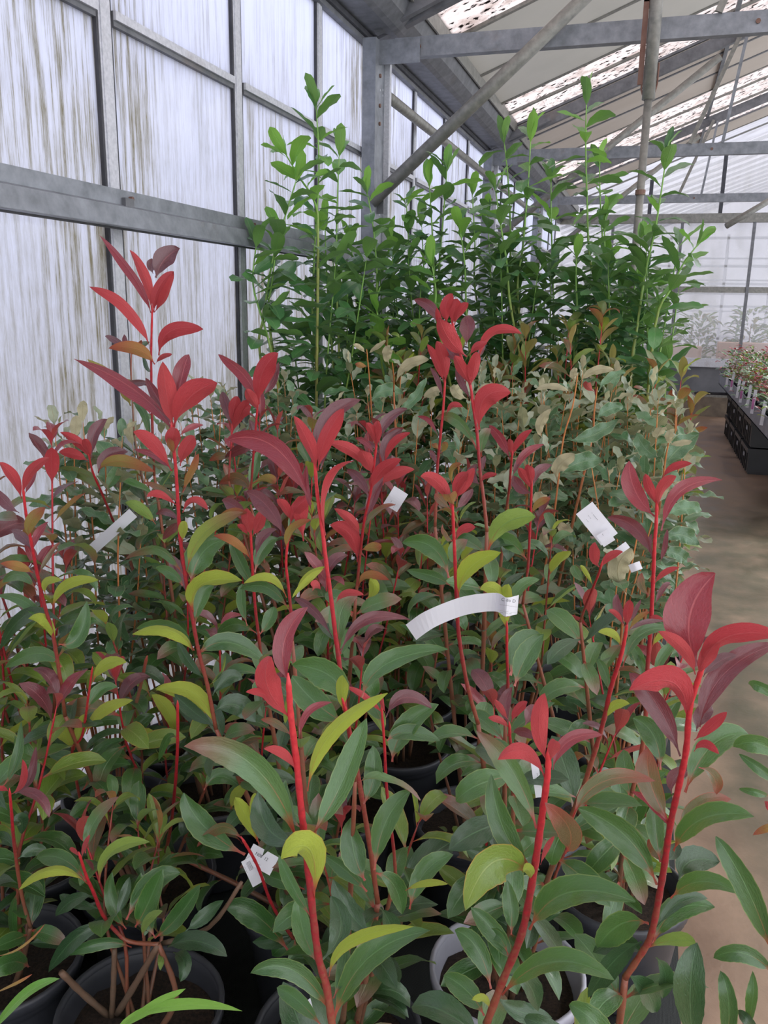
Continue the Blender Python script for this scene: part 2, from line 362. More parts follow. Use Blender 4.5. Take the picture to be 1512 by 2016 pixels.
# rails between the columns beyond the first
for i in (1, 2):
    p = thing('wall_pipe', (XW+.07, YT[i], 2.5), ('round grey pipe rail along the glass between the first two columns', 'round grey pipe rail along the glass beyond the second column')[i-1], 'pipe')
    b = MB(); b.tube([(0, .06, 0), (0, 2.94, 0)], .026, 12); part('pipe', b, MSP, p, True)
    b = MB(); b.box((-.03, 2.86, -.03), (.03, 2.9, .03)); part('clamp', b, MSD, p)
# ------------------------------------------------------------------ gutter
g = thing('gutter_beam', (XW+.08, 0, 2.74), 'long folded steel gutter beam along the top of the glass wall', 'gutter')
pr = [(-.10, 0), (.06, -.0), (.085, .012), (.13, .05), (.16, .12), (.15, .125), (.115, .06), (.07, .02), (-.10, .01)]
b = MB(); b.sweep((0, -2.5, 0), (0, YE, 0), [(a, c) for a, c in pr]); part('trough', b, MSD, g)
b = MB(); b.box((.165, -.5, .10), (.175, YE, .19)); part('edge_strip', b, MSP, g)
b = MB(); b.box((-.085, -.5, -.028), (-.045, YE, -.005)); part('drip_rail', b, MDK, g)
# ------------------------------------------------------------------ roof
SL = .386; X0, Z0, X1 = -1.26, 2.84, 3.0
def rz(x): return Z0+SL*(x-X0)
def slab(xa, xb, ya, yb, lift, th):
    mb = MB(); za, zb = rz(xa)+lift, rz(xb)+lift
    mb.add([(xa, ya, za), (xb, ya, zb), (xb, yb, zb), (xa, yb, za), (xa, ya, za+th), (xb, ya, zb+th), (xb, yb, zb+th), (xa, yb, za+th)],
           [(0, 3, 2, 1), (4, 5, 6, 7), (0, 1, 5, 4), (1, 2, 6, 5), (2, 3, 7, 6), (3, 0, 4, 7)]); return mb
CE = struct('ceiling')
strips = [(-2.4, -1.65, 'b'), (-1.65, -.9, 'b'), (-.9, -.1, 'g'), (-.1, .9, 'g'), (.9, 1.65, 'g'), (1.65, 2.4, 'g'), (2.4, 3.15, 'g'), (3.15, 3.9, 'g'), (3.9, 4.93, 'g'), (4.93, 5.68, 'b'), (5.68, 6.45, 'b'), (6.45, 6.80, 'g'), (6.80, 7.2, 'g'),
          (7.2, 7.8, 'w'), (7.8, 8.4, 'w'), (8.4, 9.0, 'w'), (9.0, 9.5, 'g'), (9.5, 10.16, 'g'), (10.16, 10.6, 'g'), (10.6, 11.1, 'g'), (11.1, 11.8, 'w'), (11.8, 12.4, 'c'), (12.4, YE, 'c')]
for ya, yb, k in strips:
    mt = {'g': MGL, 'b': MBOARD, 'w': MBOARDB, 'c': MGC}[k]
    part('shade_board' if k in 'bw' else 'pane', slab(X0, X1, ya+.012, yb-.012, .03 if k in 'bw' else .04, .006), mt, CE)
    part('glazing_bar', slab(X0-.02, X1, ya-.016, ya+.016, .022, .02), MSP if k != 'w' else MSD, CE)
    if k == 'w':
        pass
for xx in (.35, 1.95):
    part('purlin', slab(xx, xx+.03, -2.4, YE, -.0, .03), MSD, CE)
# ------------------------------------------------------------------ trusses
for i in (1, 2, 3):
    Y = YT[i]; w_ = ('first', 'second', 'third')[i-1]
    t = thing('tie_beam', (0, Y, 2.67), f'{w_} horizontal steel tie beam crossing under the roof from its column', 'beam', 'tie beams')
    b = MB(); b.sweep((-1.27, 0, 0), (3, 0, 0), cchan(.05, .085, .006, -1)); part('channel', b, MS, t)
    b = MB(); b.box((-1.37, -.03, -.075), (-1.14, -.022, .03)); part('gusset_plate', b, MS, t)
    for x in (-1.19, -1.15, .31):
        b = MB(); b.tube([(x, -.008, .0), (x, -.001, .0)], .010, 8); part('bolt', b, MRU, t)
    r = thing('rafter', (0, Y, 2.8), f'{w_} dark sloping steel rafter under the roof glass', 'rafter', 'rafters')
    zz = lambda x: rz(x)-2.8-.035
    b = MB(); b.sweep((-1.38, .03, zz(-1.38)), (X1, .03, zz(X1)), cchan(.05, .085, .006, -1)); part('channel', b, MSD, r)
    b = MB(); b.sweep((-1.36, -.05, zz(-1.36)-.02), (-.9, -.05, zz(-.9)-.01), cchan(.04, .05, .005, -1)); part('haunch', b, MSD, r)
    br = thing('brace_pipe', (-1.35, Y-.07, 1.98), f'{w_} round diagonal pipe brace rising from its column to the roof', 'pipe', 'diagonal braces')
    b = MB(); b.tube([(0, 0, 0), (1.25 if i == 1 else 1.65, 0, 1.07 if i == 1 else 1.3)], .030 if i == 1 else .027, 14); part('pipe', b, MSP, br, True)
    b = MB(); b.box((-.03, .03, -.05), (.05, .045, .05)); part('foot_plate', b, MSD, br)
    st = thing('truss_strut', (.1, Y, 2.71), f'{w_} pair of thin steel struts between tie beam and rafter', 'strut', 'truss struts')
    b = MB(); b.sweep((.05, -.02, 0), (.33, -.02, rz(.4)-2.75), rect(.03, .02), (0, 1, 0)); part('flat_bar', b, MSP, st)
    b = MB(); b.sweep((.28, .0, 0), (.37, .0, rz(.5)-2.8), rect(.022, .02), (0, 1, 0)); part('flat_bar', b, MS, st)
    if i > 1:
        b = MB(); b.sweep((1.05, 0, 0), (2.3, 0, rz(2.3)-2.8), rect(.03, .02), (0, 1, 0)); part('flat_bar', b, MS, st)
# hanging vertical pipe
p = thing('hanging_pipe', (-.1, 4.02, 0), 'tall vertical grey pipe hooked to the first tie beam by a rusty strap', 'pipe')
b = MB(); b.tube([(0, 0, 2.36), (0, 0, 3.2)], .027, 14); part('upper_pipe', b, MSP, p, True)
b = MB(); b.tube([(0, 0, .35), (0, 0, 2.4)], .017, 12); part('lower_pipe', b, MSP, p, True)
b = MB(); b.tube([(0, 0, 0), (0, 0, .36)], .024, 12); part('foot', b, MSD, p, True)
b = MB(); b.tube([(-.032, .0, 2.74), (-.032, 0, 2.40), (-.02, 0, 2.37), (.0, 0, 2.36), (.02, 0, 2.37), (.031, 0, 2.42), (.031, 0, 2.5)], .004, 6); part('u_bolt', b, MRU, p)
b = MB(); b.box((-.05, -.004, 2.42), (-.028, .004, 2.75)); b.box((-.05, -.004, 2.735), (-.02, .09, 2.75)); part('strap', b, MRU, p)
b = MB(); b.tube([(0, 0, 1.98), (0, 0, 2.0)], .022, 12); part('collar', b, MRU, p)
# loose pipe end at the right
p = thing('pipe_stub', (0, 0, 0), 'loose pale pipe end hanging slantwise before the far gable', 'pipe')
a_ = at(1430, 445, 9.6); c_ = at(1560, 368, 9.9); b = MB(); b.tube([a_, c_], .03, 10); part('pipe', b, MSP, p, True)
# ------------------------------------------------------------------ end gable
GB = struct('wall_back')
gx = [-1.4+.94*k for k in range(6)]
b = MB(); b.box((-1.42, YE-.05, 2.68), (3.2, YE+.05, 2.80)); part('tie_rail', b, MSP, GB)
b = MB(); b.box((-1.42, YE-.03, 1.74), (3.2, YE+.03, 1.82)); part('mid_rail', b, MSP, GB)
b = MB(); b.box((-1.42, YE-.05, .70), (3.2, YE+.03, .82)); part('sill_rail', b, MAL, GB)
b = MB(); b.box((-1.42, YE-.10, .28), (3.2, YE+.06, .33)); part('skirt_rail', b, MSP, GB)
b = MB(); b.box((-1.42, YE-.12, 0), (3.2, YE+.1, .28)); part('kerb', b, MCONC, GB)
for x in gx:
    b = MB(); b.box((x-.2-.02, YE-.045, .3), (x-.2+.02, YE-.005, 2.7)); part('post', b, MSD, GB)
    if x > -1.3:
        b = MB(); b.box((x-.66-.025, YE-.045, 2.8), (x-.66+.025, YE-.005, rz(x-.66))); part('post', b, MDK, GB)
for i in range(len(gx)):
    xa, xb = gx[i]-.2+.02, gx[i]+.74-.02
    b = MB(); b.box((xa, YE+.0, .82), (xb, YE+.006, 1.74)); part('pane', b, MGE, GB)
    b = MB(); b.box((xa, YE+.0, 1.82), (xb, YE+.006, 2.68)); part('pane', b, MGE, GB)
    b = MB(); b.box((xa, YE+.0, .33), (xb, YE+.01, .70)); part('skirt_panel', b, MTERR, GB)
b = MB(); zt = 2.8
b.add([(-1.26, YE+.004, zt), (X1, YE+.004, zt), (X1, YE+.004, rz(X1)), (-1.26, YE+.004, rz(-1.26)+.02), (-1.26, YE+.01, zt), (X1, YE+.01, zt), (X1, YE+.01, rz(X1)), (-1.26, YE+.01, rz(-1.26)+.02)],
      [(0, 1, 2, 3), (7, 6, 5, 4), (0, 4, 5, 1), (1, 5, 6, 2), (2, 6, 7, 3), (3, 7, 4, 0)]); part('pane', b, MGE, GB)
# neighbouring greenhouse seen through the gable
NG = thing('neighbouring_greenhouse', (0, YE+3, 0), 'pale neighbouring greenhouse frame seen blurred through the far gable glass', 'greenhouse')
def ng(name, mb, mt): return part(name, mb, mt, NG)
for x in (-2, -.9, .2, 1.3, 2.4, 3.5):
    b = MB(); b.box((x, 3, 0), (x+.05, 3.05, 3)); ng('post', b, MAL)
    b = MB(); b.box((x+.4, 8.5, 0), (x+.45, 8.55, 3)); ng('post', b, MAL)
for z in (.9, 1.55, 2.0, 2.35, 2.9):
    b = MB(); b.box((-3, 3, z), (5, 3.04, z+.05)); ng('rail', b, MAL)
    b = MB(); b.box((-3, 8.5, z-.1), (5, 8.54, z-.06)); ng('rail', b, MAL)
for k in range(14):
    y = -1.8+k*.9
    b = MB(); b.sweep((-2, y, 3.0), (4, y, 5.2), rect(.04, .05)); ng('roof_bar', b, MAL)
b = MB(); b.add([(-4, -2, 2.3), (9, -2, 7.3), (9, 11, 7.3), (-4, 11, 2.3), (-4, -2, 2.31), (9, -2, 7.31), (9, 11, 7.31), (-4, 11, 2.31)], [(0, 3, 2, 1), (4, 5, 6, 7), (0, 1, 5, 4), (1, 2, 6, 5), (2, 3, 7, 6), (3, 0, 4, 7)]); ng('roof_glass', b, MGC)
b = MB(); b.box((-8, 11.2, 0), (12, 11.21, 7)); ng('far_glass', b, MGC)
b = MB(); b.box((-1.4, 2.0, .0), (4, 2.6, .75)); ng('bench', b, simple('pale_bench', S(186, 178, 172), None, .8))
b = MB(); b.box((-3, YE+.4, 0), (5, YE+9, .02)); o = part('ground', b, MCONC); tag(o, kind='structure')
bx = tag(part('cardboard_box', (lambda q: (q.box((.15, YE+.7, 0), (.75, YE+1.1, .95)), q)[1])(MB()), MBOX), 'tan cardboard box behind the left pane of the far gable', 'box')
bx = tag(part('cardboard_box', (lambda q: (q.box((1.0, YE+.9, 0), (1.75, YE+1.3, 1.02)), q)[1])(MB()), MBOX), 'tan cardboard box behind the middle pane of the far gable', 'box')

# ------------------------------------------------------------------ leaves
def prof_ph(t):
    if t < .10: return .07
    s = (t-.10)/.90; return max(.02, 2.70*(s**.68)*((1-s)**.74)*(.88+.1*s))
def prof_la(t):
    if t < .07: return .08
    s = (t-.07)/.93; return max(.02, 2.05*(s**.55)*((1-s)**.46))
def prof_el(t):
    if t < .08: return .07
    s = (t-.08)/.92; return max(.02, 2.3*(s**.60)*((1-s)**.60))
def leaf_mesh(prof, wid, curl, fold, wave, nl, nw, serr=0, twist=0, bend0=0, rid=0):
    rnd = random.Random(rid); vs = []; uv = []; y = z = 0.0; ds = 1/nl
    for i in range(nl+1):
        t = i/nl; a = bend0 - curl*(t**1.4)
        if i: y += cos(a)*ds; z += sin(a)*ds
        W = prof(t)*wid/2 if 0 < t < 1 else (.035*wid if t == 0 else .012*wid)
        if serr and .15 < t < .97 and i % 2: W *= 1-serr
        for j in range(nw+1):
            u = j/nw*2-1; fo = fold*(1-.3*t)
            x = u*W*cos(fo); h = abs(u)*W*sin(fo) + wave*(u*u)*sin(t*15+rid*2+(1.2 if u > 0 else 0))*min(1, 4*t*(1-t))
            tw = twist*t; xr = x*cos(tw)-h*sin(tw); hr = x*sin(tw)+h*cos(tw)
            vs.append((xr, y-hr*sin(a), z+hr*cos(a))); uv.append((j/nw, t))
    q = nw+1
    fs = [(i*q+j, i*q+j+1, (i+1)*q+j+1, (i+1)*q+j) for i in range(nl) for j in range(nw)]
    return vs, fs, uv
_cache = {}
VAR = {}
for s_, pf, wd, wv, nl, sr in (('ph', prof_ph, .40, .012, 8, 0), ('la', prof_la, .38, .022, 8, 0), ('el', prof_el, .46, .06, 10, 0)):
    VAR[s_] = []
    for k, (cu, fo, tw) in enumerate(((.3, .45, .1), (.8, .4, -.35), (1.3, .5, .3), (1.9, .35, -.1), (.1, .6, .4), (1.0, .25, .5))):
        VAR[s_].append(leaf_mesh(pf, wd*(1 if s_ != 'el' else random.uniform(.85, 1.15)), cu*(1 if s_ == 'ph' else .55), fo*(1 if s_ == 'ph' else .6), wv, nl, 4, sr, tw, .1, k))
def shared(sp, k, c):
    key = (sp, k, c)
    if key not in _cache:
        vs, fs, uv = VAR[sp][k]; q = MB(); q.add(vs, fs, uv); _cache[key] = q.mesh('leaf', LM[c], True)
    return _cache[key]
NLEAF = 0; PEND = {}
def leaf(root, base, d, up, ln, sp, c, var=None, name='leaf'):
    """base world point, d growth direction, up = direction the upper face looks to"""
    global NLEAF; NLEAF += 1
    k = random.randrange(6) if var is None else var
    if base.x+d.normalized().x*ln*1.05 < -1.395: d = Vector((abs(d.x), d.y, d.z))
    y = d.normalized(); x = y.cross(up).normalized(); z = x.cross(y)
    mw = Matrix(((x.x, y.x, z.x), (x.y, y.y, z.y), (x.z, y.z, z.z)))
    PEND.setdefault(root.name, []).append((base.copy(), mw, ln, sp, k, c))
def finish_leaves(cap=290):
    """each leaf its own object; past the cap the lowest, most hidden ones are joined as one part"""
    for rn, ls in PEND.items():
        root = bpy.data.objects[rn]; used = sum(1 for ch in root.children if ch.name.startswith('leaf'))
        ls.sort(key=lambda l: -(l[0].z-.25*l[0].y)); n = max(0, cap-used)
        for base, mw, ln, sp, k, c in ls[:n]:
            o = bpy.data.objects.new('leaf', shared(sp, k, c)); COL.objects.link(o); o.parent = root
            o.location = base-root.location; o.rotation_euler = mw.to_euler(); o.scale = (ln, ln, ln)
        rest = ls[n:]
        if rest:
            V = []; Fc = []; UVs = []; mi = []; mats = []
            for base, mw, ln, sp, k, c in rest:
                vs, fs, uv = VAR[sp][k]; o_ = len(V); off = base-root.location
                if c not in mats: mats.append(c)
                V += [tuple(mw@(Vector(p)*ln)+off) for p in vs]; Fc += [tuple(i+o_ for i in f) for f in fs]; UVs += uv; mi += [mats.index(c)]*len(fs)
            q = MB(); q.v = V; q.f = Fc; q.uv = UVs; me = q.mesh('foliage', LM[mats[0]], True)
            for c in mats[1:]: me.materials.append(LM[c])
            me.polygons.foreach_set('material_index', mi)
            o = link('foliage', me, root); o['kind'] = 'stuff'
def hero_leaf(root, B, M_, T, wid, roll, c, fold=.42, serr=True, name='leaf'):
    global NLEAF; NLEAF += 1
    nl, nw = 16, 4; vs = []; uv = []; rnd = random.random()*6
    for i in range(nl+1):
        t = i/nl; P = B*(1-t)**2 + M_*(2*t*(1-t)) + T*t*t
        tg = ((M_-B)*(1-t)+(T-M_)*t).normalized(); V = (EYE-P).normalized()
        s0 = tg.cross(V)
        if s0.length < .05: s0 = RT.copy()
        s0.normalize(); n0 = s0.cross(tg).normalized()
        r = roll+.25*(t-.5)
        sd = s0*cos(r)+n0*sin(r); nn = -s0*sin(r)+n0*cos(r)
        W = prof_ph(t)*wid/2 if 0 < t < 1 else (.05*wid if t == 0 else .01*wid)
        if serr and c in 'GTLH' and .2 < t < .96 and i % 2: W *= .955
        for j in range(nw+1):
            u = j/nw*2-1
            p = P + sd*(u*W*cos(fold)) + nn*(abs(u)*W*sin(fold)) + nn*((.17 if c in 'EC' else .06)*wid*u*u*sin((19 if c in 'EC' else 11)*t+rnd+(1.3 if u > 0 else 0)))
            vs.append(p-root.location); uv.append((j/nw, t))
    q = nw+1; mb = MB(); mb.add(vs, [(i*q+j, i*q+j+1, (i+1)*q+j+1, (i+1)*q+j) for i in range(nl) for j in range(nw)], uv)
    return link(name, mb.mesh('leaf', LM[c], True), root)
# ------------------------------------------------------------------ pots
_pm = {}; _rm = {}
def _pr(r, h, mat):
    key = (r, h, mat)
    if key not in _rm:
        q = MB(); q.lathe([(r*1.002, h*.90), (r*1.03, h*.91), (r*1.04, h*.985), (r*1.02, h*1.005), (r*.975, h*1.0), (r*.965, h*.96)], 36); _rm[key] = q.mesh('rim', mat or MPOT, True)
    return _rm[key]
def pot_parts(root, r, h, mat=None, seed=0):
    key = (r, h, mat)
    if key not in _pm:
        q = MB(); q.lathe([(0, .004), (r*.74, .004), (r*.78, .012), (r*.93, h*.80), (r*.95, h*.84), (r, h*.86), (r*1.01, h*.99), (r*.995, h), (r*.975, h*.995), (r*.955, h*.88), (r*.90, h*.80), (r*.88, h*.7)], 36)
        s_ = MB(); n = 20; rnd = random.Random(3); vs = []; fs = []
        R = [0, .25, .5, .75, .93]
        vs.append((0, 0, h*.84))
        for k, rr in enumerate(R[1:]):
            for j in range(n): vs.append((r*rr*.97*cos(2*pi*j/n), r*rr*.97*sin(2*pi*j/n), h*(.80+rnd.uniform(-.03, .03))))
        for j in range(n): fs.append((0, 1+j, 1+(j+1) % n))
        for k in range(3):
            for j in range(n): fs.append((1+k*n+j, 1+(k+1)*n+j, 1+(k+1)*n+(j+1) % n, 1+k*n+(j+1) % n))
        s_.add(vs, fs)
        _pm[key] = (q.mesh('pot', mat or MPOT, True), s_.mesh('soil', MSOIL, True))
    a, c = _pm[key]; pt = link('pot', a, root); link('soil', c, root); link('rim', _pr(r, h, mat), pt)
def stem_obj(root, pts, r0_, r1_, mat, v0=0, v1=1, n=8, name='stem'):
    k = len(pts); q = MB()
    rs = [r0_+(r1_-r0_)*(i/(k-1))**.8 for i in range(k)]
    rs = [r*.74*(1+.16*(i % 2)) for i, r in enumerate(rs)]
    if v0 < .5: rs[0] *= .35
    q.tube([p-root.location for p in pts], rs, n, v0, v1)
    return part(name, q, SM[mat], root, True)
def smooth_path(pts, n):
    """Catmull-Rom through pts"""
    out = []; k = len(pts)
    for i in range(k-1):
        p0, p1, p2, p3 = pts[max(i-1, 0)], pts[i], pts[i+1], pts[min(i+2, k-1)]
        for j in range(n):
            t = j/n; out.append(.5*((2*p1)+(p2-p0)*t+(2*p0-5*p1+4*p2-p3)*t*t+(-p0+3*p1-3*p2+p3)*t**3))
    out.append(pts[-1]); return out
UP = Vector((0, 0, 1))
def dress(root, pts, sp, gap, ln, cfun, elev, t0=0.0, t1=1.0, phase=None, whorl=3, jit=.25, zmin=.27):
    """leaves along a stem path given tip first; cfun(t)->colour, elev(t)->rise in radians, ln(t)->length"""
    seg = [0]
    for i in range(1, len(pts)): seg.append(seg[-1]+(pts[i]-pts[i-1]).length)
    tot = seg[-1]; s = tot*t0; ph = random.uniform(0, 6.28) if phase is None else phase; k = 0
    while s < tot*t1:
        i = max(j for j in range(len(seg)) if seg[j] <= s+1e-9); i = min(i, len(pts)-2)
        f = (s-seg[i])/max(1e-6, seg[i+1]-seg[i]); P = pts[i].lerp(pts[i+1], f); tg = (pts[i]-pts[i+1]).normalized()
        if P.z < zmin: break
        t = s/tot; a = tg.orthogonal().normalized(); b_ = tg.cross(a)
        rad_ = (a*cos(ph)+b_*sin(ph)); e = elev(t)+random.uniform(-jit, jit)
        d = rad_*cos(e)+tg*sin(e); up = tg*cos(e)-rad_*sin(e)
        up = up + Vector((random.uniform(-.25, .25), random.uniform(-.25, .25), 0))
        leaf(root, P+rad_*.002, d, up, ln(t)*random.uniform(.8, 1.15), sp, cfun(t))
        ph += 2.4+random.uniform(-.3, .3); k += 1
        s += (gap*(.25 if k < whorl else 1))*random.uniform(.75, 1.25)
# ------------------------------------------------------------------ front photinias, placed stem by stem
PH = {}
def pot_plant(key, x, y, label, group='young photinias in dark pots', r=.145, h=.25, mat=None, name='potted_photinia', cat='shrub'):
    t = thing(name, (x, y, .006), label, cat, group); pot_parts(t, r, h, mat); PH[key] = (t, r, h); return t
pot_plant('s', -.78, 1.08, 'photinia with three cut brown trunks in the open pot at the lower left corner')
pot_plant('w', -1.10, 1.10, 'photinia at the left edge with one dark red tip bending over green leaves')
pot_plant('g', -.40, .76, 'photinia nearest the camera at centre with a blurred salmon red tip and lime leaf')
pot_plant('q', -.10, .74, 'photinia in front with one upright scarlet leaf at its tip and leaning red stem')
pot_plant('p', .07, .98, 'photinia at the right front with big wine red tip leaves over the path')
pot_plant('f', -.42, 1.14, 'photinia at centre with a tall red stem and long maroon leaves spread both ways')
pot_plant('b', -.60, 1.45, 'photinia with several red tips and a printed tag hanging over its pot')
pot_plant('j', -.16, 1.38, 'photinia in a light grey pot with red stems in front of the white plant tag', mat=MPOTG)
pot_plant('c', -.97, 1.40, 'photinia by the left edge with pale red tips and pink stems below the glass')
pot_plant('m', .04, 1.70, 'photinia beside the path with straight bright red stem and maroon crown')
pot_plant('i', -.32, 1.84, 'photinia with a twin scarlet crown rising before the green laurels')
pot_plant('a', -1.0, 1.76, 'tallest photinia, its red crown standing against the mullion of the glass wall')
pot_plant('h', -.66, 1.80, 'photinia behind the centre one with a bushy red tip of narrow leaves')
def HS(key, Yt, Yb, T, stem, leaves, r0=.0024, r1=.0045, mat='red', v1=.62, low=True, root_r=.0075):
    """T=(x0,y0,s) crop transform; stem and leaves given as picture points of the stem and leaf blades"""
    t, pr_, ph_ = PH[key]; x0, y0, s = T
    P = [(x0+a*s, y0+b_*s) for a, b_ in stem]; ya, yb = P[0][1], P[-1][1]
    Yf = lambda y: Yt+(Yb-Yt)*max(-.35, min(1.2, (y-ya)/max(1, yb-ya)))
    W = [at(x, y, Yf(y)) for x, y in P]
    end = W[-1]; ctr = Vector((t.location.x, t.location.y, ph_*.8))
    off = Vector((end.x-ctr.x, end.y-ctr.y, 0)); off = off*(min(.03, off.length)/max(off.length, 1e-5))
    fin = ctr+off
    up = [W[0]+(W[0]-W[1]).normalized()*.014]+smooth_path(W, 4)
    dz = end.z-fin.z
    if dz > .06:
        tg = (W[-1]-W[-2]).normalized()
        mid = end.lerp(fin, .5)+Vector((tg.x, tg.y, 0))*.04
        lowp = smooth_path([up[-1], mid, fin], 5)
        full = up+lowp[1:]
    else: lowp = None; full = up
    n1 = len(up)-1; n2 = len(full)-1
    o = stem_obj(t, up, r0, r1, mat, 0, v1, 8)
    if lowp: stem_obj(t, lowp, r1, root_r, mat, v1, 1, 8)
    for lf in leaves:
        bx, by, mx, my, tx, ty, wd, roll, c = lf[:9]; dd = lf[9] if len(lf) > 9 else None
        bx, by, mx, my, tx, ty = x0+bx*s, y0+by*s, x0+mx*s, y0+my*s, x0+tx*s, y0+ty*s
        Y = Yf(by)
        if dd is None: dd = (.030 if cos(rad(roll)) > 0 else -.030)*math.sqrt(Y)
        hero_leaf(t, at(bx, by, Y), at(mx, my, Y+dd*.7), at(tx, ty, Y+dd), 1.14*wd*s*Y/F, rad(roll), c)
    if lowp and low:
        dress(t, lowp, 'ph', .035, lambda u: .095, lambda u: random.choice('GHGT'), lambda u: .5, 0.05, .8)
c1 = (150, 440, .1984); c2 = (780, 560, .1984); c3 = (420, 760, .2778); c4 = (1180, 880, .2479); c5 = (150, 780, .3274)
c6 = (360, 1150, .4294); c7 = (900, 1120, .4444); c8 = (0, 1300, .355); c9 = (0, 600, .5026); ca = (700, 600, .5026); cp = (0, 0, 1)
HS('a', 1.62, 1.68, c1, [(755, 860), (745, 1200), (745, 1500), (755, 2000), (775, 2500)], [
 (745, 890, 660, 560, 230, 115, 120, 30, 'R'), (750, 860, 720, 520, 530, 265, 120, 200, 'R'), (765, 500, 730, 430, 748, 345, 90, 10, 'D'),
 (790, 540, 840, 330, 1030, 250, 230, 20, 'D'), (770, 885, 760, 620, 970, 475, 150, 200, 'R'), (775, 885, 900, 760, 965, 475, 110, 140, 'R'),
 (735, 1250, 600, 760, 130, 625, 150, 150, 'R'), (820, 1310, 830, 960, 1262, 1050, 170, 190, 'R'), (780, 1400, 660, 1180, 320, 1240, 150, 190, 'B'),
 (790, 1390, 850, 1310, 950, 1298, 60, 160, 'R'), (740, 1900, 650, 1720, 600, 1740, 100, 180, 'R'), (740, 1560, 620, 1590, 480, 1575, 90, 20, 'D'),
 (730, 1620, 650, 1560, 520, 1580, 60, 0, 'D'), (745, 1480, 700, 1450, 660, 1290, 60, 30, 'H'), (740, 2200, 700, 1780, 560, 1780, 100, 20, 'G')], .0026, .004)
HS('a', 1.72, 1.72, c1, [(545, 1280), (545, 1500), (560, 1800), (575, 2100)], [
 (545, 1290, 400, 1130, 285, 1120, 80, 20, 'D'), (545, 1280, 490, 1200, 475, 1100, 70, 20, 'D'), (550, 1290, 620, 1230, 650, 1160, 60, 150, 'B'), (555, 1300, 640, 1200, 730, 1175, 70, 10, 'H'),
 (470, 1570, 330, 1480, 110, 1345, 100, 150, 'O'), (540, 1810, 470, 1650, 560, 1560, 190, 190, 'O')], .0018, .003, 'brown')
HS('b', 1.16, 1.26, c5, [(575, 190), (585, 300), (600, 450), (612, 650), (625, 850), (655, 1080), (690, 1290), (740, 1550), (790, 1740), (840, 2000)], [
 (585, 215, 430, -60, -10, -225, 130, 35, 'R'), (575, 180, 500, 20, 420, -110, 80, 20, 'D'), (580, 170, 540, 30, 520, -210, 130, 195, 'R'),
 (590, 130, 640, -180, 680, -250, 120, 30, 'R'), (590, 190, 640, -30, 850, -80, 170, 160, 'R'), (578, 200, 480, 60, 460, -40, 80, 20, 'D'),
 (575, 450, 470, 230, 345, 215, 100, 170, 'R'), (580, 450, 500, 330, 350, 320, 60, 30, 'R'), (590, 350, 560, 260, 600, 195, 110, 190, 'R'), (585, 345, 570, 300, 555, 250, 50, 190, 'B'),
 (620, 240, 680, 175, 765, 175, 45, 20, 'R'), (625, 420, 640, 300, 715, 240, 100, 190, 'R'), (612, 650, 540, 530, 400, 520, 55, 30, 'B'), (612, 665, 490, 540, 425, 605, 55, 170, 'R'),
 (640, 580, 730, 420, 720, 330, 50, 60, 'B'), (640, 560, 700, 480, 735, 345, 60, 150, 'B'), (640, 700, 700, 570, 795, 685, 65, 150, 'R'), (622, 760, 560, 660, 480, 710, 55, 20, 'D'), (622, 760, 590, 770, 520, 860, 70, 20, 'D'),
 (640, 870, 635, 810, 650, 750, 70, 190, 'L'), (650, 1080, 500, 800, 295, 985, 110, 50, 'T'), (670, 1050, 700, 780, 1000, 700, 110, 160, 'T'),
 (690, 1130, 720, 900, 900, 860, 230, 15, 'G'), (700, 1300, 660, 1060, 1005, 1110, 150, 140, 'L'), (715, 1380, 720, 1200, 840, 1120, 110, 10, 'G'),
 (640, 1140, 600, 1050, 480, 1030, 90, 20, 'G'), (710, 1560, 640, 1330, 335, 1430, 110, 140, 'L'), (710, 1530, 600, 1320, 360, 1400, 110, 10, 'G'), (730, 1560, 880, 1380, 1140, 1600, 150, 15, 'G'),
 (770, 1700, 660, 1600, 610, 1470, 80, 10, 'H'), (790, 1740, 900, 1700, 900, 1560, 60, 70, 'L'), (845, 2010, 770, 1690, 480, 1770, 120, 190, 'L'), (835, 1990, 700, 1900, 590, 1790, 110, 10, 'H'),
 (830, 1900, 950, 1780, 1080, 1960, 170, 10, 'H'), (820, 1800, 900, 1650, 1000, 1700, 120, 10, 'H')], .0028, .0048)
HS('f', .95, 1.04, c3, [(720, 540), (735, 750), (770, 1000), (800, 1250), (840, 1550), (870, 1800), (905, 2050), (945, 2350), (1005, 2650), (1095, 3170), (1165, 3660)], [
 (735, 590, 690, 400, 570, 215, 110, 200, 'R'), (740, 600, 770, 330, 930, 160, 130, 195, 'R'), (750, 530, 720, 200, 1045, 95, 150, 25, 'D'), (760, 590, 820, 350, 930, 190, 100, 30, 'D'),
 (695, 840, 480, 250, 90, 385, 200, 25, 'R'), (795, 1060, 740, 620, 1000, 525, 110, 120, 'R'), (700, 900, 650, 700, 660, 560, 60, 30, 'R'),
 (845, 1780, 700, 1520, 570, 1510, 80, 20, 'D'), (900, 1900, 850, 1520, 1020, 1490, 190, 20, 'T'), (870, 1540, 920, 1430, 1065, 1480, 60, 170, 'R'), (905, 1880, 1020, 1560, 1395, 1660, 110, 30, 'D'),
 (795, 1290, 690, 1340, 560, 1500, 60, 200, 'L'), (760, 1440, 730, 1400, 700, 1420, 90, 180, 'R')], .0026, .0052)
